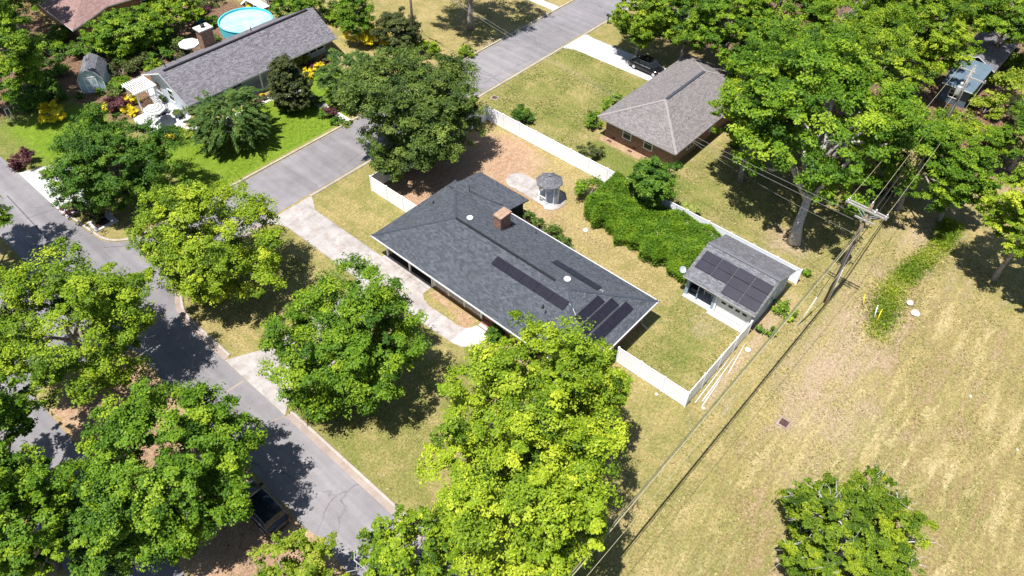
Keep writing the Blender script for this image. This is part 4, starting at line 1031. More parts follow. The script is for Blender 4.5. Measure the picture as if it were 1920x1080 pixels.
# ------------------------------------------------------------------ poles and lines
def sag(a, b, s, n=14): 
    a = Vector(a); b = Vector(b); return [a.lerp(b,i/n) - Vector((0,0,4*s*(i/n)*(1-i/n))) for i in range(n+1)]
def line(label, pts, r, m='wire', group=None):
    q = MB(); q.tube(pts, r, 5); tag(q.build('power_line', M[m], loc=tuple(pts[0])), label, 'cable', group)
def insul(mb, x, y, z): mb.lathe([(.03,0),(.075,.05),(.045,.10),(.075,.15),(.03,.22)], 8, (x,y,z))
def pole1():
    h = thing('utility_pole', 'tall brown timber utility pole with double crossarms beside the workshop field', 'utility pole', (51.8,7.8,0))
    q = MB(); q.tube([(51.8,7.8,-.1),(51.8,7.8,5),(51.8,7.8,11.2)], [.19,.165,.13], 10); q.build('pole', M['wood'], h)
    for dx in (-.16,.16):
        q = MB(); q.box(51.8+dx-.05,6.35,10.48,51.8+dx+.05,9.65,10.6); q.build('crossarm', M['woodgrey'], h)
    q = MB(); q.box(51.62-.05,7.0,9.6,51.62+.05,8.6,9.73); q.build('crossarm', M['woodgrey'], h)
    q = MB()
    for y in (6.5,7.35,9.5):
        for dx in (-.16,.16): insul(q, 51.8+dx, y, 10.601)
    insul(q, 51.8,7.8,11.21); q.build('insulator', M['pvc'], h)
    q = MB()
    for s in (-1,1): q.bar((51.98,7.8+s*.1,9.8),(51.98,7.8+s*.85,10.44), .03,.04); q.bar((51.62,7.8+s*.1,9.8),(51.62,7.8+s*.85,10.44), .03,.04)
    q.build('arm_brace', M['steel'], h)
    q = MB(); q.box(51.5,7.65,7.6,51.64,7.95,8.1); q.box(51.92,7.7,7.0,52.1,7.9,7.3); q.build('cable_bracket', M['metal'], h)
    q = MB(); q.tube([(51.62,7.72,0),(51.66,7.72,7)], .035, 6); q.tube([(51.72,7.62,0),(51.75,7.66,4.5)], .045, 6); q.build('conduit', M['pvc'], h)
pole1()
g = thing('guy_wire', 'steel guy wire with pale plastic guard anchored in the bare soil by the pole', 'guy wire', (47.7,8.3,0))
q = MB(); q.tube([(51.7,7.8,6.9),(47.7,8.35,0)], .022, 5); q.build('cable', M['wiredk'], g)
q = MB(); a = Vector((47.7,8.35,0)); b = Vector((51.7,7.8,6.9)); q.tube([a, a.lerp(b,.36)], .05, 6); q.build('guard', M['stone'], g)
def pole2():
    h = thing('utility_pole', 'pale utility pole carrying a grey transformer can in front of the blue outbuilding', 'utility pole', (82.3,9.3,0))
    q = MB(); q.tube([(82.3,9.3,-.1),(82.3,9.3,9.3)], [.17,.13], 10); q.build('pole', M['woodgrey'], h)
    q = MB(); q.lathe([(.05,6.1),(.27,6.15),(.29,6.3),(.29,7.05),(.26,7.15),(.08,7.2),(.06,7.5),(.01,7.52)], 14, (82.0,9.62,0)); q.lathe([(.1,0),(.16,.1),(.16,.35),(.05,.4)], 10, (82.0,9.62,7.2)); q.build('transformer', M['steel'], h)
    q = MB(); q.box(82.2,7.7,8.1,82.32,9.6,8.22); q.build('crossarm', M['woodgrey'], h)
    q = MB(); q.box(82.2,9.0,8.75,82.32,10.6,8.87); q.build('crossarm', M['woodgrey'], h)
    q = MB(); insul(q,82.3,9.3,9.31); insul(q,82.26,7.8,8.22); insul(q,82.26,10.5,8.87); q.build('insulator', M['pvc'], h)
pole2()
def pole3():
    h = thing('utility_pole', 'brown utility pole on the verge beyond the side street, near the golden shrubs', 'utility pole', (56.95,65.2,0))
    q = MB(); q.tube([(56.95,65.2,-.1),(56.95,65.2,10.8)], [.18,.13], 10); q.build('pole', M['wood'], h)
    q = MB(); q.box(56.89,64.0,10.0,57.01,66.4,10.12); q.build('crossarm', M['woodgrey'], h)
pole3()
P1 = lambda y, z: (51.8, y, z)
line('single thin line strung from the tall pole crossarm out over the open field', sag(P1(6.5,10.82), (-4,7.0,10.6), .75, 20), .016, 'wire')
for y, z, s, r, m in ((7.62,8.75,.42,.028,'wire'),(7.78,8.55,.42,.055,'olive'),(7.72,8.2,.45,.034,'wire')):
    line('thick tan cable of the close bundle strung from the tall pole across the open field', sag(P1(y,z), (-4,y+.2,z-.2), s, 20), r, m, 'field cables')
for y, z, y2, z2 in ((6.5,10.82,7.8,8.45),(9.5,10.82,10.5,9.1),(7.8,11.4,9.3,9.53)):
    line('bare line strung between the tall pole and the transformer pole', sag(P1(y,z), (82.3,y2,z2), .35), .019, 'wire', 'pole to pole conductors')
for y, z, z2, r in ((7.75,9.6,7.6,.022),(7.9,8.0,6.6,.035),(7.6,7.2,5.9,.035)):
    line('dark cable slung under the conductors toward the transformer pole', sag(P1(y,z), (82.3,9.3,z2), .4), r, 'wiredk', 'pole to pole cables')
for y2, z2, z in ((64.1,10.2,9.8),(66.3,10.2,9.2)):
    line('line crossing over the brick house from the tall pole to the far verge pole', sag((51.75,7.95,z), (56.95,y2,z2), 1.3, 20), .012, 'dropwire', 'lines over the back fence')
line('service drop running from the tall pole down to the brick house roof', sag((51.75,7.95,8.0), (60.2,28.2,3.2), .5), .012, 'dropwire')
line('service drop running from the tall pole to the workshop gable', sag((51.75,7.8,7.4), (50.6,11.1,2.3), .15), .015, 'wiredk')
for z, d in ((10.2,0),(9.2,.5)): line('line running from the far verge pole out past the top of the photo', sag((56.95,65.2-d,z), (60.5,118,z), .8), .012, 'dropwire', 'lines beyond the far pole')
line('line crossing the side street from the far verge pole', sag((56.95,65.0,9.6), (71.5,47.5,6.5), .6), .012, 'dropwire')

# ------------------------------------------------------------------ street and yard furniture
mbx = thing('mailbox', 'black post mounted mailbox at the kerb of the side street', 'mailbox', (79.3,51.7,0))
q = MB(); q.box(79.25,51.65,0,79.35,51.75,1.05); q.build('post', M['black'], mbx)
q = MB(); pr = [(-.13,0),(.13,0),(.13,.16)] + [(.13*math.cos(a),.16+.13*math.sin(a)) for a in np.linspace(.3,math.pi-.3,6)] + [(-.13,.16)]
q.mesh([(79.3+p[0],51.35,1.06+p[1]) for p in pr]+[(79.3+p[0],51.95,1.06+p[1]) for p in pr], [tuple(range(len(pr))), tuple(range(2*len(pr)-1,len(pr)-1,-1))]+[(i,len(pr)+i,len(pr)+(i+1)%len(pr),(i+1)%len(pr)) for i in range(len(pr))]); q.build('box', M['black'], mbx)
q = MB(); q.box(79.44,51.8,1.15,79.46,51.86,1.35); q.build('flag', M['iron'], mbx)

def grate(label, x, y, s, rim=True, rz=0):
    h = thing('drain_grate', label, 'drain', (x,y,0), rz, 'storm drain grates')
    q = MB(); w = s/2
    for a in (-1,1): q.box(-w-.12,a*w-.06,.0,w+.12,a*w+.06,.05); q.box(a*w-.06,-w+.06,0,a*w+.06,w-.06,.05)
    q.build('frame', M['gutter'], h, world=False)
    q = MB(); n = 7
    for k in range(n): yy = -w+.08+(2*w-.16)*k/(n-1); q.box(-w+.06,yy-.035,.01,w-.06,yy+.035,.045)
    q.build('bars', M['iron'], h, world=False)
    q = MB(); q.poly([(-w+.06,-w+.06,.008),(w-.06,-w+.06,.008),(w-.06,w-.06,.008),(-w+.06,w-.06,.008)]); q.build('pit_shade_sheet', M['dark'], h, world=False)  # flat dark sheet paints the shade below the bars; no depth modelled
grate('small rusty drain grate with square frame in the open field', 37.9, 4.6, .75)
grate('rusty drain grate in the lawn behind the far fence corner', 55.9, 50.7, .7, rz=.2)
h = thing('storm_inlet', 'concrete storm drain inlet with rusty grates at the street corner', 'drain', (14.3,63.3,0))
q = MB(); q.box(13.7,62.5,0,13.95,64.3,.16); q.box(13.95,64.0,0,16.0,64.3,.14); q.box(13.95,62.5,0,15.9,62.8,.14); q.box(15.3,62.8,0,15.9,64.0,.12); q.build('concrete_frame', M['concrete_new'], h)
q = MB(); q.poly([(13.95,62.8,.02),(15.3,62.8,.02),(15.3,64.0,.02),(13.95,64.0,.02)]); q.build('pit_shade_sheet', M['dark'], h)  # darkness under the grates painted as a flat sheet
for y0, y1 in ((62.84,63.36),(63.44,63.96)):
    q = MB()
    for k in range(8): x = 14.0+1.2*k/7; q.box(x-.03,y0,.07,x+.05,y1,.11)
    q.build('grate', M['iron'], h)

for k, (x0,y0,x1,y1,r,lab) in enumerate(((34.9,10.62,40.6,10.86,.03,'long white pipe on the soil nearest the fence foot'),(35.4,10.28,41.2,10.62,.032,'long white pipe lying second from the fence foot'),(35.0,10.05,38.6,10.35,.03,'shorter white pipe lying farthest out from the fence foot'),(39.2,10.15,43.0,10.7,.03,'white pipe slanting toward the workshop end of the fence'))):
    q = MB(); q.tube([(x0,y0,.05+.0*k),((x0+x1)/2,(y0+y1)/2,.07),(x1,y1,.06)], r, 8); tag(q.build('plastic_pipe', M['pvc'], loc=(x0,y0,0)), lab, 'pipe', 'loose pipes by the fence')
def rock(label, x, y, r, m='stone', h=.6, group='pale stones'):
    g_ = random.Random(int(x*100+y*10)); q = MB(); pr = []
    n = 9; rings = [(.75,0),(1.0,.35),(.8,.75),(.35,1.0)]
    v = []; wob = [g_.uniform(.75,1.2) for _ in range(n)]
    for a, z in rings: v += [(r*a*wob[k]*math.cos(2*math.pi*k/n), r*a*wob[(k+1)%n]*math.sin(2*math.pi*k/n), r*h*z*g_.uniform(.85,1.1)) for k in range(n)]
    q.mesh(v, [(i*n+k,i*n+(k+1)%n,(i+1)*n+(k+1)%n,(i+1)*n+k) for i in range(3) for k in range(n)]+[tuple(range(3*n,4*n))], 0, False)
    o = q.build('stone', M[m]); o.location = (x,y,0); tag(o, label, 'stone', group)
rock('pale stone lying at the fence corner in the field', 34.95, 9.9, .16)
rock('pale stone outside the middle of the short front fence', 33.6, 13.3, .15)
rock('pale flat stone on the dirt near the hedge end', 44.9, 29.0, .3)
rock('large pale stone at the workshop end of the pipes', 42.4, 10.2, .3)
rock('pale stone lying alone in the upper part of the field', 50.1, -5.2, .13)
rock('white stone near the right edge of the field', 47.5, -9.5, .12)
rock('grey boulder at the end of the ditch', 55.8, 1.4, .42)
rock('grey boulder beside the ditch, next to a smaller one', 56.7, 2.2, .35)
for lab, x, y, h_, m, tx in (('taller yellow marker post standing in the weedy ditch end',52.3,3.45,1.7,'yellow',.12),('short leaning yellow marker post in the weedy ditch',53.6,5.0,1.1,'yellow',.45),('thin white marker post beside the yellow one in the ditch',52.75,3.75,1.4,'pvc',.28)):
    t = thing('marker_post', lab, 'marker', (x,y,-.3)); q = MB(); q.tube([(0,0,0),(tx*.3,tx,h_+.3)], .045, 8); q.build('post', M[m], t, world=False)
    q = MB(); q.lathe([(.05,0),(.052,.12),(.01,.15)], 8, (tx*.3,tx,h_+.28)); q.build('cap', M[m], t, world=False)
# fallen branches
def branch(label, pts, r, m='barkpale', twigs=6, seed=1, z=.0):
    g_ = random.Random(seed); q = MB(); P = [Vector((a,b,z+c)) for a,b,c in pts]; q.tube(P, [r*(1-.75*i/(len(P)-1)) for i in range(len(P))], 5)
    for k in range(twigs):
        i = g_.randrange(len(P)-1); s = P[i].lerp(P[i+1], g_.random()); d = (P[i+1]-P[i]).normalized(); sd = Vector((-d.y,d.x,0))*g_.choice((-1,1)); e = s+(d*.7+sd*.8)*g_.uniform(.4,1.1)+Vector((0,0,g_.uniform(.02,.3)))
        q.tube([s, s.lerp(e,.5)+Vector((0,0,.05)), e], [r*.45,r*.3,r*.1], 4)
    tag(q.build('fallen_branch', M[m], loc=tuple(P[0])), label, 'branch', 'fallen branches')
branch('bare grey branch lying on the pale soil by the right hand trees', [(71.6,-1.2,.05),(72.6,-.2,.3),(73.4,.6,.3),(74.2,.9,.1)], .07, seed=3)
branch('dark curved branch lying on the soil at the right edge', [(69.6,-4.2,.05),(71.4,-3.0,.3),(73,-2.4,.35),(74.4,-2.7,.1)], .08, 'bark', seed=5)

# ------------------------------------------------------------------ neighbour's garden furniture
h = thing('pergola', 'white slatted garden pergola beside the gabled house terrace', 'pergola', (28,78.4,0))
for x, y in ((26.95,77.3),(29.05,77.3),(26.95,79.5),(29.05,79.5)):
    q = MB(); q.box(x-.06,y-.06,0,x+.06,y+.06,2.3); q.build('post', M['paint'], h)
for y in (77.3,79.5):
    q = MB(); q.box(26.6,y-.05,2.3,29.4,y+.05,2.46); q.build('beam', M['paint'], h)
for k in range(12):
    x = 26.75+2.5*k/11; q = MB(); q.box(x-.04,76.95,2.462,x+.04,79.85,2.58); q.build('slat', M['paint'], h)
for x in (27.3,28.7):
    pass
def umbrella(label, x, y, zt, r, n, m0, m1, rings=1, loc_z=0):
    h = thing('patio_umbrella', label, 'umbrella', (x,y,loc_z))
    q = MB(); q.tube([(x,y,loc_z),(x,y,zt+.08)], .03, 8); q.build('pole', M['paint'], h)
    q = MB(); rr = [r*(1-k/rings) for k in range(rings)] + [0]
    zz = lambda a: zt - .5*(a/r)**1.3
    for k in range(rings):
        for i in range(n):
            p = lambda a, j: (x+a*math.cos(2*math.pi*j/n), y+a*math.sin(2*math.pi*j/n), zz(a))
            if rr[k+1] > .01: q.poly([p(rr[k],i),p(rr[k],i+1),p(rr[k+1],i+1),p(rr[k+1],i)], k%2)
            else: q.poly([p(rr[k],i),p(rr[k],i+1),(x,y,zt)], k%2)
    o = q.build('canopy', [M[m0],M[m1]], h)
    q = MB()
    for i in range(n):
        p = lambda z0, j: (x+r*1.0*math.cos(2*math.pi*j/n), y+r*1.0*math.sin(2*math.pi*j/n), zz(r)+z0)
        q.poly([p(-.16,i),p(-.16,i+1),p(-.0,i+1),p(-.0,i)])
    q.build('valance', M[m0], o)
    q = MB(); q.lathe([(.28,loc_z),(.25,loc_z+.08),(.06,loc_z+.12)], 12, (x,y,0)); q.build('base', M['stone'], h)
umbrella('striped white and grey octagonal umbrella over the garden terrace', 26.95, 73.75, 2.55, 1.15, 8, 'canvas', 'canvas2', 7, .015)
umbrella('plain white umbrella behind the gabled house chimney', 37.3, 83.6, 2.4, 1.25, 8, 'canvas', 'canvas', 1, 0)
h = thing('patio_table', 'round dark table under the striped umbrella', 'table', (27.9,74.6,.015))
q = MB(); q.lathe([(.02,.70),(.58,.70),(.6,.72),(.58,.74),(.02,.745)], 20, (27.9,74.6,.015)); q.build('tabletop', M['chairdk'], h)
for k in range(4):
    q = MB(); a = k*math.pi/2+.4; q.tube([(27.9+.3*math.cos(a),74.6+.3*math.sin(a),.72),(27.9+.45*math.cos(a),74.6+.45*math.sin(a),.015)], .02, 5); q.build('leg', M['chairdk'], h)
def chair(label, x, y, rz, m):
    h = thing('patio_chair', label, 'chair', (x,y,.015), rz, 'terrace chairs')
    q = MB(); q.box(-.24,-.24,.40,.24,.24,.45); q.build('seat', M[m], h, world=False)
    q = MB(); q.bar((-.22,-.25,.47),(-.22,-.36,.95), .04,.04); q.bar((.22,-.25,.47),(.22,-.36,.95), .04,.04)
    for k in range(4): z = .55+.12*k; q.bar((-.2,-.27-.022*k,z),(.2,-.27-.022*k,z), .03,.06)
    q.build('backrest', M[m], h, world=False)
    for sx in (-1,1):
        for sy in (-1,1):
            q = MB(); q.box(sx*.2-.02,sy*.2-.02,0,sx*.2+.02,sy*.2+.02,.398); q.build('leg', M[m], h, world=False)
chair('dark terrace chair tucked against the round table nearer the house', 28.7, 75.3, 2.3, 'chairdk')
chair('dark terrace chair on the lawn side of the round table', 27.5, 75.4, 3.4, 'chairdk')
chair('white terrace chair in the sun by the umbrella', 26.3, 72.9, .4, 'paint')
chair('dark terrace chair standing apart, close to the gable wall', 29.0, 73.2, 1.2, 'chairdk')
h = thing('swimming_pool', 'round above ground pool with turquoise liner behind the grey gable roof', 'pool', (46.0,84.85,0))
R0 = 3.35; q = MB(); n = 40
v = []
for r, z in ((R0,0),(R0,1.2),(R0+.07,1.22),(R0+.07,1.26),(R0-.07,1.26),(R0-.07,.3)): v += [(46.0+r*math.cos(2*math.pi*k/n),84.85+r*math.sin(2*math.pi*k/n),z) for k in range(n)]
q.mesh(v, [(i*n+k,i*n+(k+1)%n,(i+1)*n+(k+1)%n,(i+1)*n+k) for i in range(5) for k in range(n)], 0, False); q.build('liner_wall', M['pool'], h)
q = MB(); q.poly([(46.0+(R0-.07)*math.cos(2*math.pi*k/n),84.85+(R0-.07)*math.sin(2*math.pi*k/n),.98) for k in range(n)]); q.build('water', M['water'], h)
h = thing('pool_deck_stairs', 'white pool stairs with landing and railings at the edge of the pool', 'stairs', (49.9,87.6,0), 0)
q = MB(); q.box(49.2,85.7,1.15,50.4,89.6,1.25); q.build('landing', M['paint'], h)
for k in range(5):
    q = MB(); q.box(49.2,89.62+.28*k,1.0-.22*k,50.4,89.88+.28*k,1.06-.22*k); q.build('tread', M['paint'], h)
for x in (49.2,50.4):
    for y in (85.8,87.6,89.5):
        q = MB(); q.box(x-.05,y-.05,0,x+.05,y+.05,1.145); q.build('post', M['paint'], h)
    q = MB(); q.bar((x,85.8,2.1),(x,89.5,2.1), .06,.08)
    for y in np.linspace(85.8,89.5,9): q.bar((x,y,1.26),(x,y,2.06), .04,.04)
    q.build('railing', M['paint'], h)
for lab, x, y, sx, sy, sz, m in (('blue plastic tub lying among the purple shrubs near the pool',42.8,90.2,.9,.6,.5,'bluetarp'),):
    h = thing('plastic_tub', lab, 'tub', (x,y,0), .5); q = MB(); q.mesh([(-.35,-.25,0),(.35,-.25,0),(.35,.25,0),(-.35,.25,0),(-.5,-.33,.5),(.5,-.33,.5),(.5,.33,.5),(-.5,.33,.5),(-.44,-.28,.46),(.44,-.28,.46),(.44,.28,.46),(-.44,.28,.46)],[(3,2,1,0),(0,1,5,4),(1,2,6,5),(2,3,7,6),(3,0,4,7),(4,5,9,8),(5,6,10,9),(6,7,11,10),(7,4,8,11),(8,9,10,11)]); q.build('tub', M[m], h, world=False)
    q = MB(); q.bar((-.5,-.1,.44),(-.5,.1,.44), .03,.05); q.build('handle', M[m], h, world=False)
h = thing('garden_arbour', 'small leaning white frame on the lawn at the left edge', 'frame', (16.5,86.2,0))
q = MB(); q.bar((16.3,86.2,0),(16.35,86.2,1.5), .07,.07); q.bar((16.8,86.2,0),(16.75,86.2,1.5), .07,.07); q.bar((16.3,86.2,1.5),(16.8,86.2,1.5), .07,.07); q.build('frame', M['paint'], h)

# ------------------------------------------------------------------ vegetation
SG = 'street trees along the boulevard'
tree('broad lime green street tree with ragged crown over the corner of the side street', (17.37,47.51), 5.3, 6.0, 'lf_yellow', 4.8, group=SG, dens=1.2, bough=.7)
tree('dense round green tree between the two driveway ends on the front lawn', (18.43,31.11), 5.3, 6.0, 'lf_mid', 5.6, group=SG, dens=1.3, bough=.6)
tree('large spreading tree on the median at the left edge', (5.51,46.41), 5.8, 6.0, 'lf_lime', 5.2, group=SG, dens=1.2, bough=.7)
tree('large dome shaped tree hiding the dark parked car', (3.81,31.09), 5.8, 5.4, 'lf_mid', 5.3, group=SG, dens=1.5, leaf=.18, bough=.45)
tree('green tree cut by the lower left edge of the photo', (-3.92,34.57), 6, 4.4, 'lf_mid', 4.8, group=SG, leaf=.18, dens=1.3, bough=.6)
tree('tree showing only a sliver at the left edge above the second carriageway', (-2.63,41.31), 8, 3.6, 'lf_mid', 4, group=SG)
tree('tree standing just outside the left edge that shades the upper street', (4.13,65.06), 7, 4.5, 'lf_mid', 4.2, group=SG)
tree('dark low tree shaded by the dome shaped one at the bottom left', (-0.36,30.41), 4.5, 2.8, 'lf_deep', 2.8)
tree('small pale leaved tree at the bottom edge beside the street', (5.13,20.72), 4, 2.7, 'lf_weed', 2.4)
# the tall bright tree in front of the house
tree('tall bright yellow green tree, upper one, reaching over the house corner', (21.59,16.17), 7.8, 5.7, 'lf_yellow', 6.2, dens=1.0, sx=1.1)
tree('tall bright yellow green tree, lower one, beside the field', (16.10,12.94), 7.8, 5.5, 'lf_yellow', 6.0, dens=1.05)
tree('slimmer bright tree crown overlapping the house solar corner', (25.04,15.15), 7.5, 3.4, 'lf_yellow', 4.0, dens=.95)
dead_tree = tree('mid green small tree with bare white branches over the street', (10.55,16.01), 6, 2.9, 'lf_lime', 2.8, dens=.85, twigs=8)
# left garden trees
tree('dark green broad tree over the corner driveway', (18.09,64.62), 4.0, 5.7, 'lf_deep', 4.3, dens=1.6, bough=.5)
tree('drooping dark feathery conifer on the bright lawn', (30.91,65.36), 2.5, 4.0, 'lf_frond', 3.4, style='frond', leaf=.42, cl=.17, dens=1.5)
tree('drooping feathery tree beside the golden shrubs', (44.15,61.83), 2.9, 3.6, 'lf_frond', 3.2, style='frond', leaf=.42, cl=.17, dens=1.5)
tree('bronze green upright tree on the bright lawn by the garden walk', (38.65,65.62), 2.9, 2.35, 'lf_bronze', 3.7, leaf=.18, cl=.2, style='cone', dens=1.3, zmin=-.9)
tree('wide dark evergreen oak between the side street and the house', (41.92,49.22), 5.2, 7.6, 'lf_oak', 5.8, leaf=.2, cl=.115, dens=1.5, limbs=14, zmin=-.9)
tree('tall leafy tree filling the upper left corner of the photo', (18.39,86.88), 7.5, 5.6, 'lf_mid', 6.2, dens=1.3, zmin=-.95, lean=(-2.5,2.5))
tree('green tree at the very top left, behind the corner tree', (25.16,102.09), 7, 5.8, 'lf_deep', 5.5)
shrub('dark low shrub at the foot of the corner tree beside the left lawn', (18.45,87.74), 1.6, 'lf_deep', 1.3, leaf=.19)
tree('broad low garden tree in front of the red roofed house', (33.16,90.18), 2.4, 4.2, 'lf_mid', 2.4, sx=1.25, leaf=.22, dens=1.3)
tree('olive garden tree between the red roof and the pool', (39.67,90.00), 2.4, 2.9, 'lf_lime', 2.2, sx=1.2, leaf=.22)
tree('leafy tree behind the pool stairs at the top edge', (50.51,80.14), 3.5, 3.2, 'lf_mid', 3.0)
tree('narrow upright tree standing on the dry verge at the top', (53.09,71.29), 4, 2.2, 'lf_mid', 3.6, style='cone', cl=.3)
tree('dusky olive shrubby tree beside the far utility pole', (55.81,66.84), 2.2, 2.7, 'lf_bronze', 2.6, leaf=.2, cl=.22, dens=1.4)
tree('tall tree beyond the top edge that shades the dry verge', (65.76,63.86), 9, 7.0, 'lf_mid', 5)

# right hand woodland
W = 'woodland trees behind the brick house'
for lab, c, z, r, m, rz, kw in (
    ('bright tree with visible trunk nearest the mailbox', (74.92,44.02), 5.5, 4.2, 'lf_lime', 3.8, {}),
    ('green tree with visible trunk right above the black sedan', (77.10,39.14), 6, 4.3, 'lf_mid', 4.2, {}),
    ('pale yellowish tree at the top edge above the black sedan', (83.04,44.83), 6, 4.6, 'lf_lime', 4, {}),
    ('dark tree just right of the black sedan tree', (77.37,33.97), 7, 4.8, 'lf_mid', 4.6, {}),
    ('feathery dark tree overhanging the far end of the brick roof', (74.72,29.02), 6, 3.8, 'lf_mid', 4.2, {'leaf':.24}),
    ('green tree at the top edge, middle of the woodland', (82.21,30.63), 8, 5.6, 'lf_mid', 5, {}),
    ('olive tree at the top edge, left of the blue outbuilding', (88.00,25.49), 8, 5.6, 'lf_lime', 5, {}),
    ('mid green tree right of the olive one at the top edge', (92.14,20.21), 8, 5.4, 'lf_mid', 5, {}),
    ('tree directly left of the blue outbuilding roof', (90.23,15.08), 7, 4.4, 'lf_lime', 4.6, {}),
    ('dark tree above the blue outbuilding at the top edge', (100.42,16.37), 8, 5.4, 'lf_deep', 5, {}),
    ('green tree in the upper right corner', (101.54,10.34), 8, 5.4, 'lf_mid', 5, {}),
    ('crown mass behind the tall trunked tree, upper left of it', (71.15,22.78), 9, 5.4, 'lf_mid', 5, {}),
    ('crown mass behind the tall trunked tree, upper right of it', (76.95,17.38), 9, 5.6, 'lf_lime', 5, {}),
    ('tree hanging over the near corner of the brick roof', (61.71,21.88), 8, 4.6, 'lf_lime', 4.6, {}),
    ('spreading green tree below the transformer pole', (68.55,8.02), 6, 5.0, 'lf_mid', 4.4, {}),
    ('lower green tree right of the spreading one under the lines', (69.69,4.30), 4.5, 3.3, 'lf_mid', 3.2, {}),
    ('yellowing thin tree right of the tall trunk', (70.76,13.04), 4.5, 3.4, 'lf_weed', 3.2, {'dens':.7}),
    ('bright yellow green tree cut by the right edge', (64.70,-2.37), 8, 4.0, 'lf_yellow', 4.2, {}),
    ('olive tree at the far right beyond the yellow vines', (82.94,1.64), 4, 3.6, 'lf_mid', 3.4, {}),
    ):
    tree(lab, c, z, r, m, rz, group=W, **kw)
tree('huge broad leaved tree with a tall bare trunk beside the workshop', (62.25,15.97), 9, 8.8, 'lf_mid', 6.6, dens=.95, leaf=.25, cl=.12, lean=(-5.4,-2.6), trunk_r=.48, limbs=18, zmin=-.5, barkm=M['barkmid'])
# off the right edge: its shadow lies on the field
tree('tree standing just outside the right edge whose shadow reaches the field', (63.14,-5.73), 7, 3.6, 'lf_mid', 3.6, group=W)
# near field and yard
tree('grey branched cedar in the lower right of the field', (30.22,-2.99), 2.9, 4.5, 'lf_cedar', 3.2, leaf=.15, cl=.095, dens=1.5, bough=.82, twigs=40, limbs=14, barkm=M['barkpale'])
tree('glossy upright tree rising from the hedge at the back fence', (51.19,25.95), 3.6, 2.2, 'lf_deep', 3.2, leaf=.2, cl=.26, dens=1.4)
# the big untrimmed hedge
h = thing('hedge', 'big untrimmed flat topped hedge along the back fence', 'hedge', (48.2,23.6,0))
rg = np.random.default_rng(5); NN = 70000
hx = rg.uniform(44.9,51.6,NN); hy = rg.uniform(18.0,30.6,NN)
lo = 45.2 + np.clip((23-hy)*-.12,0,1)+ .35*np.sin(hy*1.9)+.25*np.sin(hy*4.3+1); hx = np.maximum(hx, lo + rg.uniform(0,.5,NN)*(hx < lo))
top = 1.95 + .22*np.sin(hx*1.3+hy*.8) + .17*np.sin(hy*1.9-hx*.7) + .2*np.sin(hx*3.1+hy*2.3) + .8*np.clip((hy-26)/4,0,1)*rg.uniform(.5,1,NN)
edge = np.minimum.reduce([hx-lo, 51.8-hx, hy-17.7, 30.9-hy]); top = top*np.clip(.55+edge*.6,0,1)
hz = np.where(rg.uniform(size=NN) < .72, top*rg.uniform(.86,1.05,NN), top*rg.uniform(.1,1,NN)) + rg.normal(size=NN)*.06
pos = np.stack([hx-48.2,hy-23.6,np.maximum(hz,.04)],1); nr = rg.normal(size=(NN,3))*.55 + np.array([-.15,0,.8]); lnn = .165*rg.uniform(.6,1.3,NN)
tn = .5 + .22*np.sin(hx*1.7+hy*1.1)*np.sin(hy*2.3-hx*.6) + rg.normal(size=NN)*.17
leaf_object('foliage', pos, nr, rg.normal(size=(NN,3)), lnn, lnn*.62, tn, M['lf_hedge'], h)
q = MB()
for k in range(26):
    x, y = rg.uniform(46.4,51), rg.uniform(18.8,30); q.tube([(x,y,0),(x+rg.normal()*.3,y+rg.normal()*.3,1),(x+rg.normal()*.6,y+rg.normal()*.6,1.9)], [.06,.045,.02], 5)
q.build('stems', M['bark'], h)

shrub('sprawling shrub at the near corner of the hedge by the dirt yard', (49.09,31.71), 1.5, 'lf_mid', 1.9)
shrub('ragged pale shrub behind the hedge by the back fence', (53.66,23.17), 1.1, 'lf_pale', 1.2, dens=.7)
FG = 'foundation shrubs behind the house'
for p, r, lab in (((41.90,33.67),.85,'shrub nearest the sun room corner in the row behind the house'),((41.67,32.02),.9,'second shrub from the sun room in the row behind the house'),((41.60,30.47),.95,'third shrub from the sun room in the row behind the house'),((41.47,28.90),.75,'last shrub of the row behind the house, farthest from the sun room')):
    shrub(lab, p, r, 'lf_oak', 1.4, leaf=.18, group=FG)
shrub('neat round shrub beside the front steps', (29.10,26.28), .85, 'lf_deep', 1.35, dens=1.6, leaf=.11, cl=.24)
shrub('small leafy shrub right of the neat round one under the front eave', (29.55,23.94), .5, 'lf_mid', .8)
shrub('leafy shrub on the brick house lawn close to the white fence', (54.52,45.39), 1.35, 'lf_deep', 1.5)
shrub('thin olive shrub growing against the white fence', (54.55,35.95), 1.25, 'lf_bronze', 1.5, dens=.75)
shrub('clipped round shrub at the corner of the brick house', (58.97,38.80), .95, 'lf_mid', 1.6, dens=1.6, leaf=.13)
shrub('low clipped shrub behind the corner shrub of the brick house', (62.62,39.42), .8, 'lf_mid', 1.3, dens=1.5, leaf=.13)
shrub('second low clipped shrub along the brick house front', (64.61,39.52), .7, 'lf_mid', 1.2, dens=1.4, leaf=.13)
shrub('small tuft of green by the workshop back corner', (53.71,10.59), .5, 'lf_mid', .5)
for p, r, m, lab in (((48.28,10.45),.9,'lf_mid','low leafy plant in the soil beside the workshop wall'),((47.94,9.46),.75,'lf_lime','brighter low plant outside the workshop wall'),((45.18,9.67),.55,'lf_mid','small plant at the field corner of the workshop'),((44.84,10.50),.45,'lf_deep','dark tuft where the fence meets the workshop')):
    shrub(lab, p, r, m, .7, dens=.6)
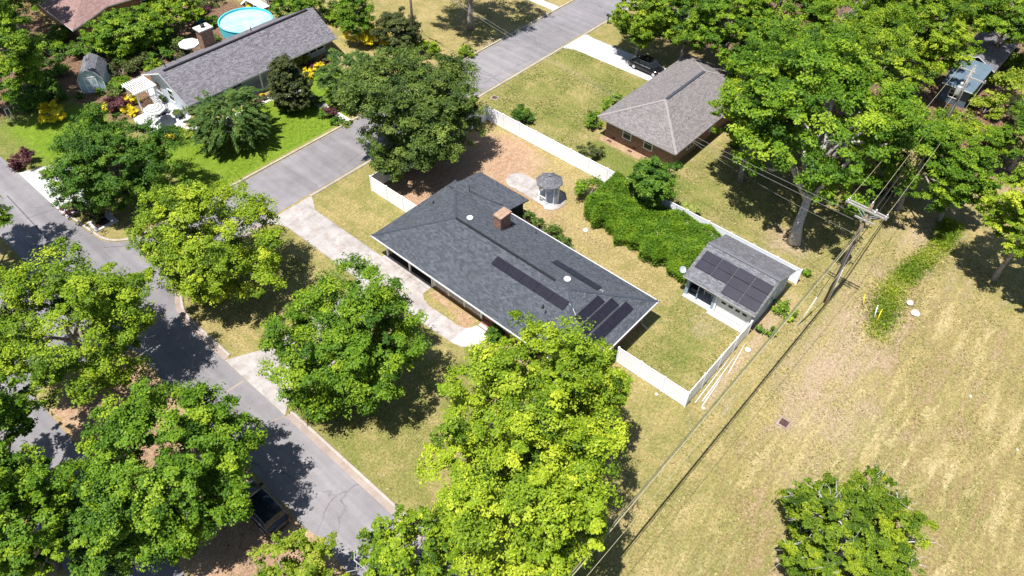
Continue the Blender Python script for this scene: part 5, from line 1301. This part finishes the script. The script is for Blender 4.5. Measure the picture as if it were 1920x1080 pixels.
# neighbour's planting
YG = 'golden shrubs in the garden'; PG = 'purple shrubs in the garden'; GG = 'green garden shrubs'
for p, r, H, lab in (((54.00,71.29),2.5,1.9,'largest golden shrub, left half, near the far utility pole'),((54.84,69.62),1.8,1.7,'golden shrub joined to the right side of the largest one'),((19.91,83.13),1.6,1.4,'golden shrub on the left lawn, apart from the others'),
     ((43.85,70.00),.85,.9,'golden shrub in front of the porch windows, left one'),((45.87,70.15),.75,.8,'golden shrub in front of the porch windows, middle one'),((48.12,70.82),.6,.7,'golden shrub in front of the porch windows, right one'),
     ((24.72,80.48),.75,.8,'golden shrub near the barn shed end of the terrace bed'),((25.82,78.23),1.0,.8,'golden shrub beside the terrace, under the pergola'),((27.06,79.86),.9,.9,'golden shrub climbing the pergola post'),((26.21,70.46),.7,.7,'golden shrub at the foot of the terrace by the garden walk'),
     ((50.16,89.84),1.1,1.2,'golden shrub behind the pool at the top edge'),((44.17,64.83),.5,.6,'small golden shrub by the feathery tree'),((37.82,70.20),.4,.5,'tiny golden shrub in the purple bed left of the bronze tree')):
    shrub(lab, p, r, 'lf_gold', H, group=YG, leaf=.18)
for p, r, H, lab in (((25.81,79.86),1.5,1.3,'dark purple shrub between the barn shed and the pergola'),((43.37,91.32),1.6,1.8,'purple shrub left of the pool'),((36.31,90.62),1.3,1.9,'dusky purple shrub in the middle of the left garden'),((45.54,71.28),.75,.8,'purple shrub under the porch windows, left one'),((47.42,71.09),.65,.7,'purple shrub under the porch windows, right one'),
     ((13.94,77.42),1.3,1.7,'purple shrub alone on the lawn by the street'),((13.92,66.66),1.1,1.6,'purple shrub at the edge of the corner driveway'),((40.63,61.92),.85,1.0,'purple shrub beside the garden walk end'),((30.51,73.52),.8,1.1,'purple shrub against the gable corner'),((55.12,65.83),1.1,1.0,'purple shrub at the foot of the far utility pole'),
     ((37.15,69.78),.7,.6,'low purple edging shrub left of the bronze tree'),((51.43,87.48),.9,1.0,'purple shrub behind the pool stairs')):
    shrub(lab, p, r, 'lf_purple', H, group=PG, leaf=.17)
for p, r, H, m, lab in (((36.64,86.06),1.2,1.9,'lf_oak','upright green shrub by the left end of the grey roof'),((31.87,86.25),1.5,1.3,'lf_bronze','olive shrub right of the barn shed'),((29.24,86.06),1.6,1.3,'lf_bronze','rusty green shrub behind the barn shed'),((27.76,83.74),1.3,1.2,'lf_mid','green shrub between barn shed and pergola'),
     ((40.94,84.06),1.1,1.4,'lf_oak','olive shrub between the chimney and the pool'),((34.37,85.95),1.6,1.2,'lf_deep','dark shrub in the left garden above the pergola'),((30.53,92.79),2.0,1.6,'lf_deep','dark shrub behind the barn shed roof'),((33.30,90.23),1.8,1.5,'lf_deep','dark shrub in the middle of the left garden shade'),((27.31,94.71),1.8,1.3,'lf_deep','dark shrub left of the barn shed'),
     ((24.04,92.45),1.8,1.3,'lf_deep','dark shrub under the left trees beside the lawn'),((19.53,87.59),2.0,1.2,'lf_deep','dark low shrub at the edge of the left lawn'),((41.41,97.10),1.8,1.4,'lf_lime','lime shrub right of the red roof'),((46.10,93.73),2.2,1.6,'lf_oak','grey green shrub at the top edge left of the pool'),
     ((53.81,78.87),1.5,1.6,'lf_mid','round shrub right of the grey roof end, by the bare soil'),((54.68,77.33),1.0,1.2,'lf_mid','small round shrub standing on the bare soil'),((54.24,81.61),1.6,1.6,'lf_mid','green shrub at the top right of the grey roof'),((57.43,81.49),.8,.7,'lf_oak','small shrub at the top edge on the bare soil'),
     ((41.05,64.82),.9,.6,'lf_deep','clipped low hedge piece along the garden walk, upper one'),((40.39,61.93),.9,.6,'lf_deep','clipped low hedge piece along the garden walk, middle one'),((40.20,59.87),.8,.6,'lf_deep','clipped low hedge piece along the garden walk, lower one'),((38.22,65.50),.8,.5,'lf_deep','clipped edging shrub under the bronze tree'),
     ((45.72,72.13),.7,1.2,'lf_pale','pale variegated shrub at the porch corner'),((44.59,73.18),1.2,2.0,'lf_pale','pale shrub between the bronze tree and the porch'),((27.94,69.80),.8,.5,'lf_weed','lime edging plants along the garden walk'),((27.01,71.09),.9,.5,'lf_deep','dark low edging below the terrace'),
     ((29.66,77.56),.5,.7,'lf_oak','potted green plant on the terrace under the pergola'),((29.19,73.86),.6,.7,'lf_oak','green plant at the terrace edge by the gable corner'),((25.51,84.08),.5,.8,'lf_deep','small shrub at the right foot of the barn shed doors'),((23.68,85.06),.5,.7,'lf_deep','small shrub at the left foot of the barn shed'),
     ((60.63,59.69),1.0,1.2,'lf_lime','thin shrub at the edge of the side street by the oak'),((57.38,63.44),1.4,1.5,'lf_lime','bright shrub behind the evergreen oak'),((53.08,63.64),1.2,.9,'lf_lime','lime shrub left of the evergreen oak crown'),((35.19,68.73),.9,.6,'lf_lime','bright low plants near the feathery conifer'),
     ((14.72,64.37),.8,.8,'lf_bronze','rusty shrub behind the storm inlet'),((44.28,67.39),.8,.9,'lf_mid','green shrub beside the porch windows')):
    shrub(lab, p, r, m, H, group=GG, leaf=.19)
for p, r, H, m, lab in (((21.34,89.42),1.7,1.4,'lf_deep','dark shrub in the shade left of the barn shed, upper of two'),((22.20,87.37),1.5,1.2,'lf_deep','dark shrub in the shade left of the barn shed, nearer the doors'),((29.85,89.57),1.5,1.5,'lf_oak','grey green shrub right behind the barn shed roof'),((31.32,88.38),1.5,1.4,'lf_deep','deep green shrub right of the barn shed ridge'),
     ((32.60,84.76),1.2,1.1,'lf_lime','lime shrub at the left corner of the grey roof'),((33.65,88.29),1.3,1.4,'lf_mid','mid green shrub between the low garden tree and the grey roof'),((37.16,88.36),1.2,1.3,'lf_deep','deep green shrub left of the plain white umbrella'),((36.41,84.04),.9,1.0,'lf_bronze','rusty shrub against the back of the grey roof'),((43.34,88.84),1.0,1.3,'lf_mid','green shrub left of the pool wall'),
     ((25.78,96.62),1.9,1.7,'lf_mid','tall green shrub between the corner tree and the red roof'),((28.72,99.21),1.6,1.5,'lf_deep','dark shrub below the tip of the red roof'),((26.57,82.46),1.0,.9,'lf_oak','grey green shrub behind the purple one by the pergola')):
    shrub(lab, p, r, m, H, group=GG, leaf=.19)
VG = 'yellow green vines and brush under the lines'
for p, r, H, m, lab in (((97.36,7.21),2.6,2.6,'lf_weed','yellow vine mound right of the transformer pole'),((91.89,7.30),2.2,2.2,'lf_weed','yellow vine mound below the transformer pole'),((93.66,4.62),2.0,2.0,'lf_bronze','dusky brush mound at the right edge below the vines'),((86.84,8.49),2.0,1.8,'lf_weed','yellow brush left of the transformer pole foot'),((86.25,5.41),2.2,1.8,'lf_lime','lime brush below the vine mounds'),
     ((84.65,10.08),2.2,2.0,'lf_lime','lime brush behind the spreading tree'),((104.78,7.26),2.2,2.4,'lf_lime','lime brush right of the blue outbuilding'),((83.21,13.14),2.2,2.2,'lf_mid','green brush right of the tall trunked tree'),((70.13,10.07),1.3,1.0,'lf_bronze','dry brush by the pole top view of the woodland edge'),((70.94,12.38),1.4,1.2,'lf_weed','yellow brush at the foot of the woodland edge')):
    shrub(lab, p, r, m, H, group=VG, leaf=.24)
# ditch weeds: nobody could count them
NN = 21000; tt = rg.uniform(0,1,NN)**.8; wx = 50.8+tt*20; wy = 3.4+.5*np.sin(wx*.35)+rg.normal(size=NN)*np.where(tt < .45, .8, .55)
keep = (np.sin(wx*1.9)+np.sin(wx*.8+2)+rg.normal(size=NN)*1.1) > -1.6; wx, wy = wx[keep], wy[keep]; n = len(wx)
pos = np.stack([wx-58,wy-3.4,rg.uniform(-.4,.1,n)],1); ll = .22*rg.uniform(.6,1.4,n)
o = leaf_object('ditch_weeds', pos, rg.normal(size=(n,3))+np.array([0,0,.5]), rg.normal(size=(n,3))*.6+np.array([0,0,.6]), ll, ll*.28, .5+.3*np.sin(wx*.9)+rg.normal(size=n)*.2, M['lf_weed'], None, (58,3.4,0)); o['kind'] = 'stuff'
# grass blades standing in the lawns: stuff
def turf(name, x0, y0, x1, y1, n, m, ln, seed):
    g_ = np.random.default_rng(seed); x = g_.uniform(x0,x1,n); y = g_.uniform(y0,y1,n)
    f = np.sin(x*.9+y*.4)+np.sin(y*1.3-x*.35+1)+g_.normal(size=n)*.9; k = (f > .25) & ~((x > 24.4) & (x < 29.6) & (y > 26) & (y < 52.4)) & ~((x < 25.6) & (y > 33) & (y < 41.2) & (x > 12)); x, y = x[k], y[k]; n = len(x)
    l_ = ln*g_.uniform(.5,1.4,n); p = np.stack([x-(x0+x1)/2,y-(y0+y1)/2,.2*l_],1)
    o = leaf_object(name, p, g_.normal(size=(n,3))*.6+np.array([0,0,.8]), g_.normal(size=(n,3))*np.array([1,1,.35])+np.array([0,0,.15]), l_, l_*.35, .5+g_.normal(size=n)*.25, M[m], None, ((x0+x1)/2,(y0+y1)/2,0)); o['kind'] = 'stuff'
turf('field_grass_tufts', 14, -16, 66, 9.6, 34000, 'lf_straw', .20, 11)
turf('field_grass_tufts', 14, -16, 66, 9.6, 15000, 'lf_grass', .20, 12)
turf('front_lawn_tufts', 14, 14, 28.6, 51.8, 16000, 'lf_grass', .17, 13)
turf('front_lawn_tufts', 14, 14, 28.6, 51.8, 12000, 'lf_straw', .17, 14)
turf('back_yard_tufts', 40.2, 18, 44.8, 33, 4000, 'lf_straw', .17, 15)
turf('back_yard_tufts', 35.2, 11.4, 43.4, 17.5, 5000, 'lf_grass', .17, 16)
turf('neighbour_lawn_tufts', 52.6, 38, 71, 51.9, 16000, 'lf_grass', .2, 17)
turf('neighbour_lawn_tufts', 52.6, 9, 66, 27, 12000, 'lf_straw', .2, 18)
turf('garden_lawn_tufts', 23, 59.8, 40.6, 70, 12000, 'lf_lime', .15, 19)
def dead(pts, r, seed, n):
    g_ = random.Random(seed); q = MB(); Pq = [Vector(p) for p in pts]; q.tube(Pq, [r*(1-.7*i/(len(Pq)-1)) for i in range(len(Pq))], 5)
    for k in range(n):
        i = g_.randrange(1, len(Pq)); s_ = Pq[i].lerp(Pq[i-1], g_.random()*.8); d = (Pq[i]-Pq[i-1]).normalized(); sd = Vector((-d.y,d.x,g_.uniform(-.2,.3)))*g_.choice((-1,1))
        e = s_ + (d*g_.uniform(.4,1)+sd*g_.uniform(.4,1))*g_.uniform(.5,1.1); m_ = s_.lerp(e,.5)+Vector((g_.uniform(-.12,.12),g_.uniform(-.12,.12),.05))
        q.tube([s_, m_, e], [r*.5,r*.36,r*.12], 4)
        e2 = m_ + (e-m_).length*Vector((g_.uniform(-1,1),g_.uniform(-1,1),.2)); q.tube([m_, e2], [r*.32,r*.1], 4)
    q.build('dead_branch', M['barkpale'], dead_tree)
dead([(*(9.37,16.57),4.2), (*(8.34,17.37),5), (*(8.18,18.33),5.4), (*(8.47,18.59),5.6), (*(8.39,18.95),5.7)], .06, 2, 9)
dead([(*(10.82,16.94),4.5), (*(10.18,17.93),5.2), (*(9.56,18.14),5.4), (*(9.12,18.18),5.5)], .05, 5, 6)
dead([(*(10.18,17.93),5.2), (*(10.21,18.40),5.4), (*(10.33,18.80),5.5)], .04, 7, 5)

# ------------------------------------------------------------------ camera, sun, sky
cam = bpy.data.cameras.new('camera'); co = bpy.data.objects.new('camera', cam); COL.objects.link(co)
cam.sensor_width = 36; cam.sensor_fit = 'HORIZONTAL'; cam.lens = 1401.25/1920*36; cam.clip_start = .5; cam.clip_end = 6000
pi_, ro_, ya_ = R_(46.7075), R_(1.6154), R_(40.2058)
f0 = Vector((math.cos(ya_), math.sin(ya_), 0)); r0 = Vector((math.sin(ya_), -math.cos(ya_), 0)); z0 = Vector((0,0,1))
F = f0*math.cos(pi_) - z0*math.sin(pi_); u = z0*math.cos(pi_) + f0*math.sin(pi_)
Rr = r0*math.cos(ro_) + u*math.sin(ro_); U = u*math.cos(ro_) - r0*math.sin(ro_)
mw = Matrix.Identity(4)
for i in range(3): mw[i][0] = Rr[i]; mw[i][1] = U[i]; mw[i][2] = -F[i]
mw[2][3] = 48.0
co.matrix_world = mw; scene.camera = co
EL, AZ = 71.0, 178.0            # towards the sun, azimuth counted from +X
sd = Vector((math.cos(R_(EL))*math.cos(R_(AZ)), math.cos(R_(EL))*math.sin(R_(AZ)), math.sin(R_(EL))))
sl = bpy.data.lights.new('sun', 'SUN'); sl.energy = 5.0; sl.angle = R_(.53); sl.color = (1.0,.98,.95)
so = bpy.data.objects.new('sun', sl); COL.objects.link(so); so.location = (0,0,100); so.rotation_euler = sd.to_track_quat('Z','Y').to_euler()
w = bpy.data.worlds.new('World'); scene.world = w; w.use_nodes = True
nt = w.node_tree; bg = nt.nodes['Background']; sk = nt.nodes.new('ShaderNodeTexSky'); sk.sky_type = 'NISHITA'; sk.sun_disc = False
sk.sun_elevation = R_(EL); sk.sun_rotation = R_(90-AZ); sk.air_density = 1.0; sk.dust_density = .6
nt.links.new(sk.outputs[0], bg.inputs[0]); bg.inputs[1].default_value = .08
vs = scene.view_settings; vs.view_transform = 'Standard'; vs.look = 'None'; vs.exposure = .72; vs.gamma = 1.0; vs.use_curve_mapping = False
scene.cycles.max_bounces = 5; scene.cycles.diffuse_bounces = 2; scene.cycles.glossy_bounces = 2; scene.cycles.transmission_bounces = 2; scene.cycles.use_denoising = True
